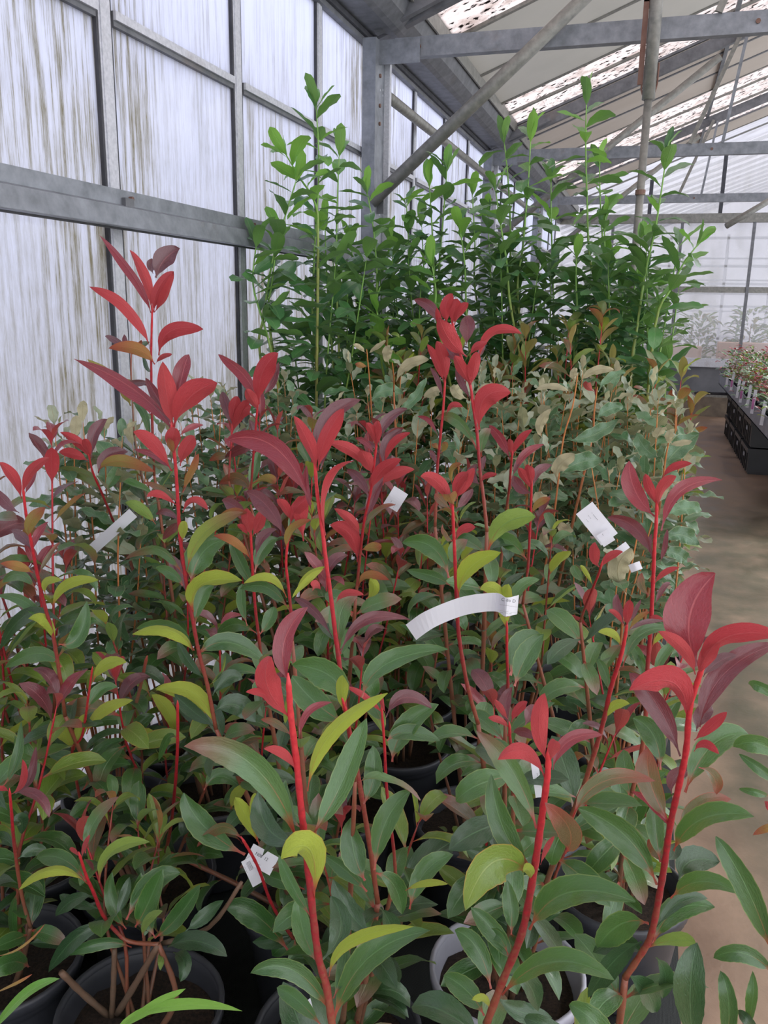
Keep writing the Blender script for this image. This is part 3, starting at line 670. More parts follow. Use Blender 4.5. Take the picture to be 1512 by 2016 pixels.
HS('f', .84, .9, c6, [(735, 540), (760, 640), (790, 900)], [
 (742, 560, 740, 380, 500, 370, 170, 15, 'G'), (735, 580, 720, 480, 735, 420, 70, 190, 'L'), (820, 520, 860, 320, 1215, 300, 120, 25, 'G'), (745, 640, 600, 560, 500, 420, 160, 10, 'G'),
 (800, 915, 900, 840, 1090, 990, 90, 60, 'T'), (880, 1310, 900, 1050, 1050, 945, 130, 10, 'G'), (845, 1410, 740, 1290, 640, 1240, 90, 30, 'G'), (835, 1360, 770, 1250, 770, 1070, 150, 10, 'G'),
 (885, 1325, 990, 1340, 1005, 1510, 110, 10, 'G'), (1020, 1405, 1110, 1350, 1215, 1375, 40, 190, 'L'), (1040, 1490, 1080, 1280, 1240, 1240, 120, 10, 'G'), (860, 1600, 760, 1540, 690, 1350, 140, 10, 'H'),
 (830, 1010, 900, 880, 870, 740, 110, 10, 'G'), (905, 1480, 980, 1560, 960, 1700, 120, 10, 'H')], .002, .003, low=False)
HS('f', .98, 1.05, c6, [(912, 580), (925, 750), (935, 950), (965, 1200), (975, 1330)], [
 (920, 600, 850, 500, 750, 470, 35, 160, 'R'), (930, 610, 1000, 450, 1140, 570, 80, 25, 'D'), (960, 815, 970, 650, 1170, 550, 130, 10, 'G'), (915, 640, 890, 560, 840, 520, 90, 10, 'G'),
 (935, 720, 1000, 640, 1180, 720, 90, 10, 'G'), (930, 590, 905, 540, 910, 500, 24, 180, 'R')], .002, .0035)
HS('f', 1.12, 1.16, c3, [(530, 1080), (515, 1250), (530, 1400), (550, 1600), (560, 1800)], [
 (500, 1060, 400, 800, 235, 750, 150, 20, 'D'), (545, 990, 560, 830, 700, 790, 110, 195, 'R'), (550, 960, 520, 850, 450, 800, 80, 200, 'R'), (520, 1170, 500, 980, 690, 950, 70, 160, 'B'),
 (520, 1500, 430, 1260, 215, 1400, 75, 170, 'L'), (540, 1590, 400, 1340, 190, 1440, 120, 30, 'G'), (585, 1500, 620, 1330, 790, 1280, 55, 190, 'L'), (540, 1100, 580, 900, 620, 860, 110, 10, 'G'),
 (640, 1100, 600, 850, 640, 780, 120, 180, 'R')], .0022, .0035)
HS('b', 1.22, 1.3, c3, [(262, 1000), (270, 1150), (280, 1350), (300, 1600), (325, 1800), (340, 1950)], [
 (270, 1060, 230, 960, 240, 870, 110, 195, 'R'), (280, 1060, 320, 980, 350, 880, 100, 195, 'R'), (250, 1060, 210, 1000, 170, 980, 45, 190, 'R'), (235, 980, 180, 830, 60, 810, 110, 15, 'D'),
 (265, 1235, 180, 1060, 0, 1060, 75, 170, 'B'), (300, 1210, 330, 1030, 450, 1020, 90, 30, 'D'), (295, 1320, 330, 1120, 460, 1080, 130, 10, 'G'), (10, 1050, 60, 880, 240, 895, 90, 160, 'B'),
 (300, 1750, 150, 1620, 30, 1760, 130, 20, 'G'), (330, 1760, 420, 1650, 430, 1560, 120, 10, 'G'), (240, 1700, 180, 1500, 210, 1400, 90, 20, 'G'), (290, 1430, 200, 1280, 120, 1080, 110, 10, 'G')], .0024, .004)
HS('h', 1.36, 1.45, c3, [(1155, 420), (1140, 550), (1115, 750), (1070, 950), (1045, 1150), (1025, 1350), (1010, 1500)], [
 (1150, 420, 1140, 320, 1085, 262, 70, 190, 'R'), (1162, 430, 1150, 320, 1165, 250, 75, 195, 'R'), (1172, 410, 1190, 220, 1375, 160, 85, 20, 'D'), (1140, 480, 1090, 370, 1005, 372, 50, 20, 'R'),
 (1115, 600, 1000, 420, 815, 405, 95, 190, 'R'), (1130, 620, 1080, 530, 1045, 455, 110, 195, 'R'), (1200, 560, 1210, 400, 1345, 305, 110, 20, 'D'), (1215, 560, 1230, 370, 1395, 330, 60, 190, 'R'),
 (1125, 740, 1150, 580, 1330, 520, 100, 170, 'R'), (1200, 705, 1230, 590, 1425, 590, 90, 195, 'R'), (1095, 790, 1070, 650, 945, 590, 85, 15, 'D'), (1085, 950, 1120, 780, 1215, 640, 90, 20, 'D'),
 (1035, 1050, 1010, 950, 855, 868, 75, 190, 'R'), (1062, 1040, 1110, 870, 1290, 840, 65, 40, 'B'), (1020, 1250, 1020, 1000, 825, 985, 130, 195, 'R'), (1030, 1420, 1060, 1280, 1245, 1375, 70, 180, 'B'), (1080, 1510, 1180, 1450, 1110, 1360, 90, 180, 'L'),
 (1050, 1160, 1130, 1140, 1190, 1140, 80, 170, 'B')], .0024, .0038)
HS('h', 1.75, 1.8, c9, [(1010, 380), (1000, 500), (988, 650), (980, 780)], [
 (1010, 385, 985, 270, 855, 195, 60, 30, 'R'), (1015, 390, 1000, 250, 1090, 190, 85, 195, 'R'), (1030, 355, 1080, 310, 1090, 225, 40, 20, 'D'), (1010, 410, 985, 370, 965, 330, 50, 195, 'R'), (985, 740, 950, 640, 860, 700, 60, 20, 'B'),
 (990, 700, 1060, 660, 1080, 700, 40, 170, 'B'), (975, 720, 1000, 640, 1015, 570, 50, 10, 'G'), (1000, 560, 960, 540, 880, 600, 50, 20, 'D')], .0028, .004)
HS('h', 1.8, 1.8, c9, [(910, 470), (905, 550), (895, 690)], [
 (912, 480, 890, 390, 870, 340, 50, 20, 'D'), (912, 470, 910, 410, 930, 360, 60, 195, 'R'), (915, 470, 940, 410, 985, 400, 50, 195, 'R'), (910, 500, 940, 430, 970, 370, 50, 170, 'R'), (900, 610, 880, 570, 820, 610, 40, 20, 'B')], .0024, .0034)
HS('a', 1.5, 1.7, c9, [(350, 600), (365, 660), (400, 740), (445, 850), (485, 935)], [
 (350, 600, 320, 530, 235, 500, 45, 190, 'R'), (345, 612, 290, 575, 230, 578, 50, 190, 'R'), (360, 600, 350, 490, 422, 448, 60, 20, 'D'), (355, 600, 340, 550, 330, 525, 40, 195, 'R'),
 (385, 655, 430, 570, 605, 655, 60, 170, 'B'), (385, 660, 400, 580, 500, 575, 70, 20, 'D'), (460, 910, 400, 820, 300, 810, 75, 15, 'G'), (400, 740, 370, 650, 230, 640, 60, 20, 'O'),
 (610, 860, 560, 780, 490, 775, 55, 170, 'G'), (410, 730, 450, 680, 470, 620, 60, 10, 'G')], .0022, .004)
HS('c', 1.08, 1.2, c9, [(92, 735), (102, 820), (122, 930), (145, 1050), (175, 1180), (215, 1330), (255, 1610)], [
 (85, 760, 60, 660, -5, 618, 55, 195, 'R'), (92, 740, 100, 640, 192, 600, 50, 170, 'R'), (75, 815, 20, 780, -20, 720, 60, 20, 'D'), (95, 745, 130, 690, 150, 610, 36, 30, 'R'), (120, 920, 90, 840, 180, 795, 60, 190, 'B'), (128, 960, 140, 900, 190, 850, 45, 30, 'R'),
 (122, 960, 100, 900, 45, 885, 55, 20, 'D'), (130, 1050, 80, 1020, 0, 1015, 50, 190, 'B'), (150, 1060, 190, 980, 235, 930, 30, 30, 'B'), (145, 1120, 80, 1010, 10, 1090, 60, 20, 'G'), (205, 1190, 230, 1060, 385, 1078, 55, 180, 'L'),
 (180, 1140, 150, 1060, 245, 1080, 40, 190, 'L'), (200, 1290, 130, 1130, -10, 1140, 60, 20, 'G'), (215, 1330, 200, 1200, 110, 1230, 60, 170, 'L'), (215, 1400, 330, 1220, 380, 1240, 60, 10, 'G'),
 (250, 1250, 100, 1120, 0, 1350, 80, 15, 'H'), (230, 1330, 330, 1350, 340, 1160, 90, 10, 'G'), (240, 1420, 180, 1310, 20, 1420, 90, 15, 'G')], .0024, .0045)
HS('c', 1.15, 1.3, c8, [(510, 60), (490, 200), (455, 420), (400, 500), (430, 700), (465, 860)], [
 (515, 120, 560, -20, 700, 10, 90, 190, 'L'), (485, 280, 520, 140, 650, 145, 100, 15, 'G'), (480, 410, 520, 250, 735, 220, 90, 190, 'L'), (405, 500, 370, 400, 275, 340, 110, 190, 'L'), (410, 500, 440, 380, 470, 300, 90, 190, 'L'),
 (430, 440, 480, 290, 560, 290, 60, 60, 'G'), (400, 590, 330, 420, 200, 400, 130, 15, 'H'), (450, 620, 540, 460, 690, 440, 80, 10, 'G'), (460, 720, 560, 540, 725, 580, 120, 15, 'G'), (385, 580, 300, 560, 190, 660, 100, 15, 'H')], .0022, .004)
HS('c', 1.35, 1.45, c8, [(810, 0), (760, 220), (690, 430), (620, 600), (570, 740)], [
 (830, 200, 800, 60, 650, 90, 90, 30, 'L'), (980, 440, 960, 260, 840, 190, 100, 185, 'L'), (1170, 340, 1050, 130, 860, 160, 110, 185, 'L'), (1170, 370, 1060, 330, 960, 190, 90, 15, 'H'),
 (870, 470, 820, 380, 760, 440, 100, 190, 'L'), (740, 450, 760, 330, 860, 310, 110, 10, 'G'), (920, 545, 860, 470, 780, 530, 70, 10, 'G'), (1140, 650, 1080, 540, 1000, 620, 80, 10, 'G')], .004, .006, 'brown', 1)
HS('b', 1.2, 1.35, c8, [(985, 250), (985, 450), (975, 650), (950, 900), (920, 1060)], [
 (765, 745, 620, 620, 480, 760, 110, 15, 'G'), (1010, 770, 860, 680, 730, 805, 80, 60, 'G'), (985, 440, 930, 360, 880, 560, 60, 10, 'G'), (1130, 720, 1200, 580, 1330, 700, 120, 15, 'G'), (1345, 1070, 1080, 960, 1010, 735, 150, 15, 'G'),
 (1345, 1020, 1240, 850, 1095, 1035, 75, 40, 'B'), (1280, 830, 1290, 740, 1360, 700, 80, 185, 'L'), (870, 970, 760, 880, 600, 850, 130, 15, 'H')], .003, .005)
HS('i', 1.5, 1.56, c2, [(560, 390), (640, 700), (735, 1000), (762, 1200), (800, 1450), (820, 1700), (835, 1880), (870, 2150), (900, 2450)], [
 (440, 420, 400, 180, 180, 150, 120, 20, 'D'), (510, 400, 440, 220, 560, 90, 130, 195, 'R'), (560, 400, 560, 250, 610, 140, 120, 190, 'R'), (580, 400, 600, 260, 718, 180, 95, 170, 'R'),
 (700, 720, 480, 560, 430, 330, 190, 200, 'R'), (690, 600, 740, 420, 690, 315, 170, 20, 'D'), (680, 760, 560, 700, 470, 585, 110, 20, 'D'), (740, 1010, 640, 830, 580, 710, 130, 205, 'R'), (742, 1010, 780, 820, 800, 670, 130, 160, 'R'),
 (810, 760, 900, 330, 1245, 490, 110, 150, 'R'), (800, 760, 840, 660, 880, 610, 60, 20, 'D'), (735, 700, 770, 590, 900, 580, 80, 195, 'R'), (740, 1140, 630, 950, 600, 800, 80, 20, 'D'),
 (825, 1440, 780, 1000, 1135, 1070, 220, 190, 'R'), (800, 1640, 620, 1220, 395, 1330, 130, 20, 'T'), (850, 1710, 830, 1500, 935, 1430, 120, 15, 'T'), (860, 1860, 860, 1760, 880, 1700, 60, 20, 'D'), (450, 480, 420, 350, 400, 230, 60, 190, 'R'),
 (850, 1960, 860, 1880, 1000, 1880, 60, 190, 'R'), (840, 1990, 700, 1900, 800, 1780, 110, 20, 'D'), (560, 2000, 500, 1780, 650, 1780, 60, 170, 'B')], .0026, .0045)
HS('i', 1.55, 1.6, c2, [(485, 960), (465, 1250), (440, 1500), (410, 1800), (400, 2050), (385, 2400)], [
 (478, 980, 400, 750, 310, 590, 90, 200, 'R'), (490, 980, 490, 720, 400, 565, 130, 185, 'R'), (505, 900, 530, 750, 500, 600, 60, 20, 'D'), (460, 1120, 430, 930, 340, 820, 60, 20, 'D'), (500, 1290, 540, 1140, 660, 1215, 60, 180, 'R'),
 (410, 1500, 350, 1300, 215, 1310, 60, 30, 'R'), (425, 1640, 380, 1600, 375, 1580, 60, 190, 'B'), (440, 1680, 500, 1600, 470, 1560, 70, 190, 'B'), (400, 1800, 380, 1680, 330, 1650, 60, 20, 'D'), (460, 2000, 380, 1880, 240, 1910, 60, 170, 'R')], .0024, .004)
HS('i', 1.55, 1.7, c2, [(1150, 1690), (1135, 1850), (1125, 2000), (1090, 2250)], [
 (1130, 1740, 1060, 1500, 920, 1400, 110, 25, 'R'), (1140, 1700, 1130, 1580, 1130, 1530, 60, 190, 'R'), (1160, 1700, 1180, 1530, 1350, 1440, 80, 190, 'R'), (1150, 1920, 1240, 1640, 1470, 1590, 90, 25, 'R'), (1160, 1900, 1190, 1750, 1330, 1640, 60, 20, 'D'),
 (1230, 2010, 1130, 1990, 1160, 1920, 60, 20, 'D')], .0022, .0035)
HS('m', 1.5, 1.6, ca, [(690, 690), (688, 760), (682, 900), (675, 1030), (655, 1170)], [
 (688, 720, 660, 670, 640, 640, 36, 195, 'R'), (692, 710, 680, 660, 675, 625, 40, 190, 'R'), (698, 710, 700, 640, 770, 628, 40, 20, 'D'), (690, 740, 640, 720, 620, 670, 50, 20, 'D'), (690, 820, 710, 760, 765, 760, 30, 190, 'B'), (672, 1000, 600, 900, 560, 920, 70, 10, 'G')], .0024, .0036)
HS('j', 1.08, 1.2, ca, [(380, 790), (385, 900), (390, 1010), (395, 1130), (405, 1300), (440, 1500), (480, 1640)], [
 (375, 800, 340, 670, 255, 672, 60, 195, 'R'), (372, 800, 340, 770, 310, 740, 40, 20, 'B'), (385, 790, 370, 750, 365, 740, 60, 190, 'B'), (390, 770, 390, 680, 440, 660, 50, 190, 'R'), (395, 760, 420, 700, 465, 640, 50, 190, 'R'), (395, 800, 430, 770, 460, 720, 40, 20, 'D'),
 (365, 1070, 330, 900, 185, 930, 90, 15, 'G'), (385, 930, 350, 900, 340, 860, 40, 60, 'B'), (395, 920, 410, 870, 470, 870, 40, 170, 'R'), (405, 1150, 400, 1010, 570, 970, 80, 160, 'L'), (395, 1030, 370, 960, 440, 920, 70, 20, 'T'),
 (370, 1100, 330, 1060, 200, 1040, 60, 20, 'G'), (520, 960, 560, 820, 705, 830, 90, 170, 'G')], .0022, .0045)
HS('j', 1.12, 1.22, cp, [(998, 1235), (998, 1290), (1000, 1350), (995, 1420)], [
 (998, 1240, 985, 1190, 1000, 1150, 34, 190, 'L'), (998, 1215, 985, 1140, 945, 1160, 30, 170, 'L'), (1000, 1215, 1010, 1150, 1062, 1140, 30, 30, 'G'), (1005, 1330, 1020, 1260, 1065, 1250, 60, 10, 'G')], .002, .0035)
HS('j', 1.0, 1.1, c4, [(215, 1440), (195, 1560), (160, 1700), (90, 1920), (40, 2150), (-30, 2400), (-120, 2680)], [
 (205, 1420, 130, 1300, 140, 1165, 80, 15, 'D'), (218, 1440, 210, 1300, 250, 1215, 80, 195, 'R'), (190, 1420, 150, 1310, 70, 1295, 45, 190, 'R'), (235, 1400, 290, 1320, 330, 1210, 45, 30, 'D'), (235, 1460, 320, 1380, 525, 1380, 50, 30, 'D'),
 (235, 1460, 290, 1330, 400, 1310, 45, 190, 'B'), (170, 1590, 140, 1440, -10, 1470, 70, 180, 'L'), (190, 1750, 260, 1400, 570, 1445, 110, 25, 'G'), (80, 1960, 60, 1760, -20, 1680, 90, 20, 'G'), (40, 2180, 90, 2000, 240, 2040, 80, 185, 'L')], .0024, .0045)
HS('j', .95, 1.0, c7, [(232, 700), (235, 760), (250, 850)], [
 (230, 690, 190, 600, 245, 525, 65, 20, 'D'), (225, 665, 190, 620, 168, 580, 34, 190, 'R'), (240, 680, 260, 610, 312, 590, 45, 190, 'R'), (232, 705, 190, 660, 138, 660, 35, 190, 'R'), (355, 770, 310, 700, 250, 725, 50, 20, 'D'),
 (300, 690, 340, 640, 360, 610, 90, 20, 'D'), (255, 520, 290, 380, 385, 290, 110, 10, 'G')], .002, .003)
HS('m', 1.25, 1.4, ca, [(962, 1020), (950, 1060), (905, 1170), (880, 1240)], [
 (955, 1030, 920, 990, 940, 930, 45, 195, 'R'), (962, 1035, 980, 970, 1048, 968, 32, 190, 'R'), (900, 1090, 860, 1050, 850, 1020, 40, 10, 'G'), (930, 1100, 900, 1040, 880, 1020, 20, 190, 'L')], .002, .003)
HS('m', 1.1, 1.22, c4, [(458, 400), (452, 600), (440, 750), (432, 950), (420, 1200), (410, 1400), (395, 1600), (380, 1800), (370, 2100), (340, 2400), (260, 2740)], [
 (442, 550, 240, 380, 235, 108, 160, 20, 'R'), (455, 460, 380, 330, 365, 215, 80, 200, 'R'), (465, 480, 470, 290, 610, 230, 90, 160, 'R'), (500, 250, 570, 130, 735, 130, 60, 170, 'R'), (495, 665, 560, 240, 975, 265, 115, 30, 'R'),
 (420, 880, 330, 560, 65, 560, 120, 20, 'D'), (425, 870, 380, 770, 420, 690, 50, 30, 'D'), (480, 920, 540, 800, 540, 650, 50, 30, 'D'), (435, 1095, 500, 970, 635, 958, 48, 180, 'R'), (440, 1265, 500, 1100, 565, 1075, 50, 20, 'D'), (395, 1180, 310, 1100, 340, 1000, 70, 20, 'B'),
 (420, 1590, 470, 1450, 690, 1420, 60, 185, 'L'), (380, 1790, 320, 1660, 280, 1650, 40, 20, 'G'), (440, 1830, 480, 1650, 610, 1540, 90, 10, 'G'), (370, 1900, 330, 1600, 230, 1560, 90, 10, 'G'), (400, 1350, 420, 1340, 520, 1380, 50, 190, 'R')], .0024, .0045)
HS('p', .74, .86, c7, [(1085, 440), (1065, 500), (1030, 620), (1015, 800), (985, 950), (945, 1130), (920, 1300), (895, 1450), (860, 1620), (825, 1690), (745, 1810)], [
 (1065, 430, 960, 200, 1145, 20, 210, 20, 'R', .015), (1055, 470, 1030, 340, 890, 275, 60, 190, 'R'), (1075, 450, 1130, 230, 1440, 300, 90, 160, 'R', -.05), (1070, 470, 1090, 380, 1160, 320, 70, 190, 'R'),
 (1075, 700, 1110, 430, 1420, 330, 110, 20, 'D', .02), (1020, 670, 1020, 400, 765, 540, 130, 200, 'R', -.05), (990, 830, 900, 560, 760, 460, 110, 20, 'D'), (1090, 480, 1130, 410, 1240, 380, 60, 30, 'D'),
 (1050, 760, 1120, 700, 1195, 635, 50, 180, 'R'), (1050, 810, 1090, 740, 1160, 820, 40, 170, 'R'), (1060, 720, 1080, 640, 1130, 610, 80, 20, 'D'), (940, 1160, 910, 1020, 775, 985, 60, 30, 'R'), (975, 1145, 1060, 1010, 1215, 1020, 75, 20, 'B'),
 (940, 1130, 820, 930, 850, 790, 120, 15, 'B'), (950, 1000, 930, 900, 1080, 885, 70, 30, 'D'), (960, 1250, 1040, 1040, 1315, 1095, 110, 20, 'G', -.05), (925, 1310, 900, 1240, 845, 1200, 80, 20, 'B'), (935, 1290, 970, 1270, 975, 1210, 70, 20, 'H'),
 (885, 1400, 780, 1130, 535, 1060, 150, 20, 'G'), (1010, 990, 1110, 700, 1295, 735, 130, 10, 'G'), (900, 890, 900, 700, 780, 660, 110, 10, 'G'), (870, 1660, 930, 1450, 1140, 1500, 120, 10, 'G'), (875, 1600, 980, 1420, 1110, 1460, 60, 10, 'H'),
 (850, 1570, 720, 1520, 620, 1680, 150, 20, 'G'), (945, 1460, 1060, 1320, 1250, 1440, 90, 15, 'G', -.06), (985, 1380, 1000, 1250, 1160, 1300, 130, 10, 'H'), (1070, 880, 1160, 900, 1150, 1000, 60, 20, 'B'), (900, 1300, 870, 1120, 880, 1040, 90, 10, 'G'),
 (830, 1720, 760, 1600, 600, 1700, 100, 10, 'H'), (880, 1720, 950, 1780, 910, 1900, 80, 10, 'H'), (840, 1680, 980, 1620, 1060, 1660, 70, 160, 'G'), (760, 1800, 850, 1850, 880, 1960, 120, 10, 'H'), (820, 1650, 690, 1700, 580, 1900, 110, 15, 'H')], .0028, .005, v1=.62)
HS('q', .70, .77, c7, [(405, 830), (400, 920), (382, 1050), (362, 1200), (330, 1400), (285, 1620), (200, 1830), (130, 2016)], [
 (400, 860, 330, 690, 390, 550, 85, 185, 'R', -.01), (385, 920, 320, 730, 180, 845, 80, 165, 'R', -.04), (425, 890, 450, 720, 645, 735, 70, 20, 'R', .02), (415, 850, 420, 790, 440, 760, 60, 190, 'R'),
 (352, 1150, 270, 850, 85, 715, 120, 20, 'T'), (330, 1320, 180, 1200, 150, 910, 130, 10, 'G'), (515, 1100, 590, 870, 880, 940, 90, 25, 'B', .03), (480, 1260, 560, 1150, 390, 1040, 120, 20, 'B', -.05), (330, 1360, 150, 1150, 35, 1510, 190, 20, 'L', -.05),
 (325, 1385, 330, 1320, 290, 1330, 60, 190, 'L'), (320, 1600, 430, 1330, 790, 1475, 150, 15, 'G', -.05), (200, 1890, 400, 1620, 700, 1825, 120, 20, 'G', -.06), (150, 1860, 110, 1640, -10, 1600, 120, 10, 'G'), (225, 1710, 190, 1580, 110, 1630, 60, 10, 'G'),
 (145, 1950, 130, 1880, 65, 1910, 45, 190, 'L'), (370, 1310, 390, 1230, 430, 1185, 28, 190, 'R'), (240, 1620, 250, 1500, 220, 1380, 90, 10, 'G'), (250, 1750, 180, 1600, 60, 1500, 110, 10, 'G'), (120, 1980, 60, 1850, -60, 1800, 130, 10, 'G'),
 (230, 1800, 330, 1780, 360, 1960, 110, 10, 'H'), (300, 1500, 400, 1600, 470, 1720, 90, 10, 'H'), (180, 1900, 260, 1980, 420, 1990, 110, 10, 'H')], .0032, .0055)
HS('g', .62, .68, c6, [(486, 470), (495, 600), (520, 800), (545, 1050), (560, 1170), (590, 1450), (620, 1700), (660, 1850), (690, 2060)], [
 (490, 460, 400, 260, 570, 105, 120, 20, 'R', .02), (492, 610, 330, 470, 400, 335, 140, 200, 'R', -.03), (430, 560, 380, 480, 288, 495, 45, 190, 'R'), (535, 710, 540, 560, 685, 542, 50, 30, 'R'), (520, 860, 480, 750, 372, 755, 55, 180, 'R'), (500, 700, 440, 620, 360, 620, 50, 20, 'B'),
 (530, 1190, 370, 680, 5, 745, 170, 15, 'T', -.04), (572, 950, 600, 650, 940, 500, 90, 195, 'L', .0), (590, 1160, 760, 900, 840, 615, 150, 15, 'G', .05), (540, 1190, 350, 1180, 345, 950, 150, 10, 'H', .04), (600, 1440, 640, 1080, 450, 1255, 170, 195, 'L', -.05),
 (590, 1530, 490, 1380, 440, 1240, 80, 15, 'G', .04), (670, 1800, 690, 1590, 1055, 1570, 70, 175, 'L', -.04), (680, 1970, 520, 1660, 310, 1785, 120, 15, 'G', -.03), (640, 2030, 520, 1880, 430, 1850, 100, 10, 'G'), (690, 2010, 780, 1640, 1135, 1590, 160, 15, 'G', .02),
 (640, 1720, 790, 1580, 680, 1430, 140, 10, 'H', .05), (620, 1740, 530, 1600, 530, 1430, 120, 10, 'G', .05), (545, 1120, 450, 1050, 470, 900, 90, 10, 'G', .05), (690, 1900, 760, 1750, 740, 1650, 90, 10, 'G', .04), (500, 480, 470, 560, 470, 640, 40, 20, 'L')], .0032, .0055)
HS('s', .98, 1.06, c8, [(445, 1090), (480, 1200), (520, 1290), (570, 1410), (640, 1500), (720, 1560), (880, 1575)], [
 (490, 1240, 300, 1060, 105, 1275, 90, 150, 'L', -.04), (475, 1220, 350, 1040, 200, 1100, 150, 15, 'G'), (550, 1235, 560, 1000, 835, 1005, 110, 150, 'G', -.03), (475, 1070, 480, 880, 660, 755, 110, 20, 'T'), (440, 1090, 410, 1050, 388, 1042, 34, 190, 'R'), (455, 1095, 460, 1020, 500, 968, 36, 190, 'R'),
 (465, 1100, 500, 1120, 520, 1165, 34, 20, 'D'), (730, 1590, 560, 1520, 375, 1640, 100, 20, 'G', -.05), (700, 1490, 590, 1360, 620, 1175, 110, 10, 'G'), (750, 1480, 830, 1350, 900, 1160, 170, 10, 'G', .02), (860, 1540, 1000, 1440, 1110, 1245, 140, 10, 'G', .02), (790, 1540, 790, 1420, 900, 1390, 70, 190, 'G'),
 (520, 1310, 400, 1290, 310, 1420, 110, 10, 'H'), (600, 1480, 420, 1460, 270, 1730, 130, 10, 'H', -.04), (930, 1590, 1080, 1500, 1260, 1640, 150, 10, 'H', -.03), (960, 1620, 1060, 1640, 1000, 1780, 110, 10, 'H', -.05), (880, 1620, 900, 1650, 890, 1720, 50, 190, 'G'),
 (1030, 1500, 1130, 1430, 1240, 1330, 110, 10, 'H'), (860, 1540, 780, 1380, 780, 1180, 150, 10, 'G'), (700, 1440, 820, 1180, 1000, 1180, 180, 10, 'G', .08), (640, 1420, 700, 1300, 720, 1200, 80, 10, 'H'), (560, 1380, 420, 1350, 330, 1300, 90, 10, 'H')], .0026, .005, v1=.75, low=False)
def trunk(key, pts, Y0, r0, r1, T=c8):
    t = PH[key][0]; P = [at(T[0]+a*T[2], T[1]+b_*T[2], Y0+(PH[key][0].location.y-Y0)*k/(len(pts)-1)) for k, (a, b_) in enumerate(pts)]
    stem_obj(t, smooth_path(P, 4), r0, r1, 'brown', .8, 1)
trunk('s', [(880, 1575), (760, 1780), (650, 1960)], 1.06, .007, .008)
trunk('s', [(635, 1600), (630, 1780), (620, 1980)], 1.08, .006, .007)
trunk('s', [(340, 1730), (450, 1840), (600, 1970)], 1.02, .0075, .008)
trunk('s', [(1340, 1230), (1160, 1480), (900, 1570)], 1.1, .004, .006)
HS('b', 1.1, 1.2, c6, [(280, 1180), (310, 1230), (350, 1310), (400, 1450), (450, 1540), (505, 1625)], [
 (280, 1180, 180, 1030, 65, 1205, 80, 40, 'B'), (285, 1240, 60, 1130, 5, 955, 160, 15, 'G'), (490, 1690, 320, 1440, 190, 1480, 150, 15, 'G', -.04), (350, 1190, 290, 1060, 240, 980, 90, 190, 'L'), (340, 1180, 350, 1060, 330, 960, 100, 190, 'L'), (500, 1600, 420, 1550, 400, 1480, 70, 10, 'G'),
 (560, 1400, 460, 1360, 350, 1325, 90, 10, 'G')], .0028, .004, v1=.5)
HS('w', .98, 1.06, c8, [(55, 740), (65, 860), (80, 1030), (120, 1300), (170, 1480)], [
 (60, 745, 160, 690, 125, 550, 55, 190, 'R'), (85, 740, 200, 680, 200, 480, 80, 25, 'D'), (15, 700, 130, 560, 120, 340, 90, 30, 'G'), (85, 735, 220, 700, 275, 870, 90, 25, 'D', -.03), (50, 730, 20, 700, -40, 715, 40, 190, 'R'), (40, 830, -20, 760, -60, 640, 90, 10, 'H'),
 (80, 1050, 20, 950, -30, 1000, 110, 10, 'H'), (100, 1100, 190, 1030, 260, 1060, 100, 10, 'H'), (60, 900, 140, 830, 120, 960, 100, 10, 'H'), (90, 1230, 0, 1180, -80, 1250, 100, 10, 'H'), (100, 1280, 40, 1400, 90, 1570, 70, 10, 'G'), (160, 1700, 60, 1620, -60, 1760, 170, 10, 'G', -.1)], .0024, .0045, v1=.9)
# shoots of plants standing nearer than the frame
t = pot_plant('x', -.72, .60, 'pale green leaf blades poking into the bottom left corner from an unseen pot', group='pots below the frame')
t = pot_plant('z', .22, .62, 'glossy green shoots entering at the lower right corner over the path', group='pots below the frame')
def loose(key, Y, T, leaves, sw=.004):
    root = PH[key][0]; x0, y0, s = T
    ctr = Vector((root.location.x, root.location.y, .2)); tips = []
    for bx, by, mx, my, tx, ty, wd, roll, c in leaves:
        Bp = at(x0+bx*s, y0+by*s, Y); tips.append(Bp)
        hero_leaf(root, Bp, at(x0+mx*s, y0+my*s, Y-.02), at(x0+tx*s, y0+ty*s, Y-.0), wd*s*Y/F, rad(roll), c)
    tips.sort(key=lambda p: -p.z); k = max(1, len(tips)//3)
    for g_ in range(0, len(tips), k):
        grp = tips[g_:g_+k]; top = grp[0]; pts = [top+(top-ctr).normalized()*.01]+[p for p in grp[1:] if p.z < top.z-.03]
        pts = pts[:2]+[ctr.lerp(pts[-1], .5)+Vector((.01, 0, 0)), ctr]
        stem_obj(root, smooth_path(pts, 4), .0025, .006, 'red', .3, 1)
loose('x', .56, c8, [(600, 2100, 820, 1830, 1345, 1945, 105, 150, 'KL'), (660, 2060, 800, 1940, 1030, 1820, 90, 160, 'KL'), (-60, 2090, 120, 1800, 330, 1765, 100, 20, 'KL'), (-40, 1850, 90, 1800, 180, 1740, 30, 160, 'B'), (-30, 1640, 120, 1640, 250, 1460, 24, 160, 'B')])
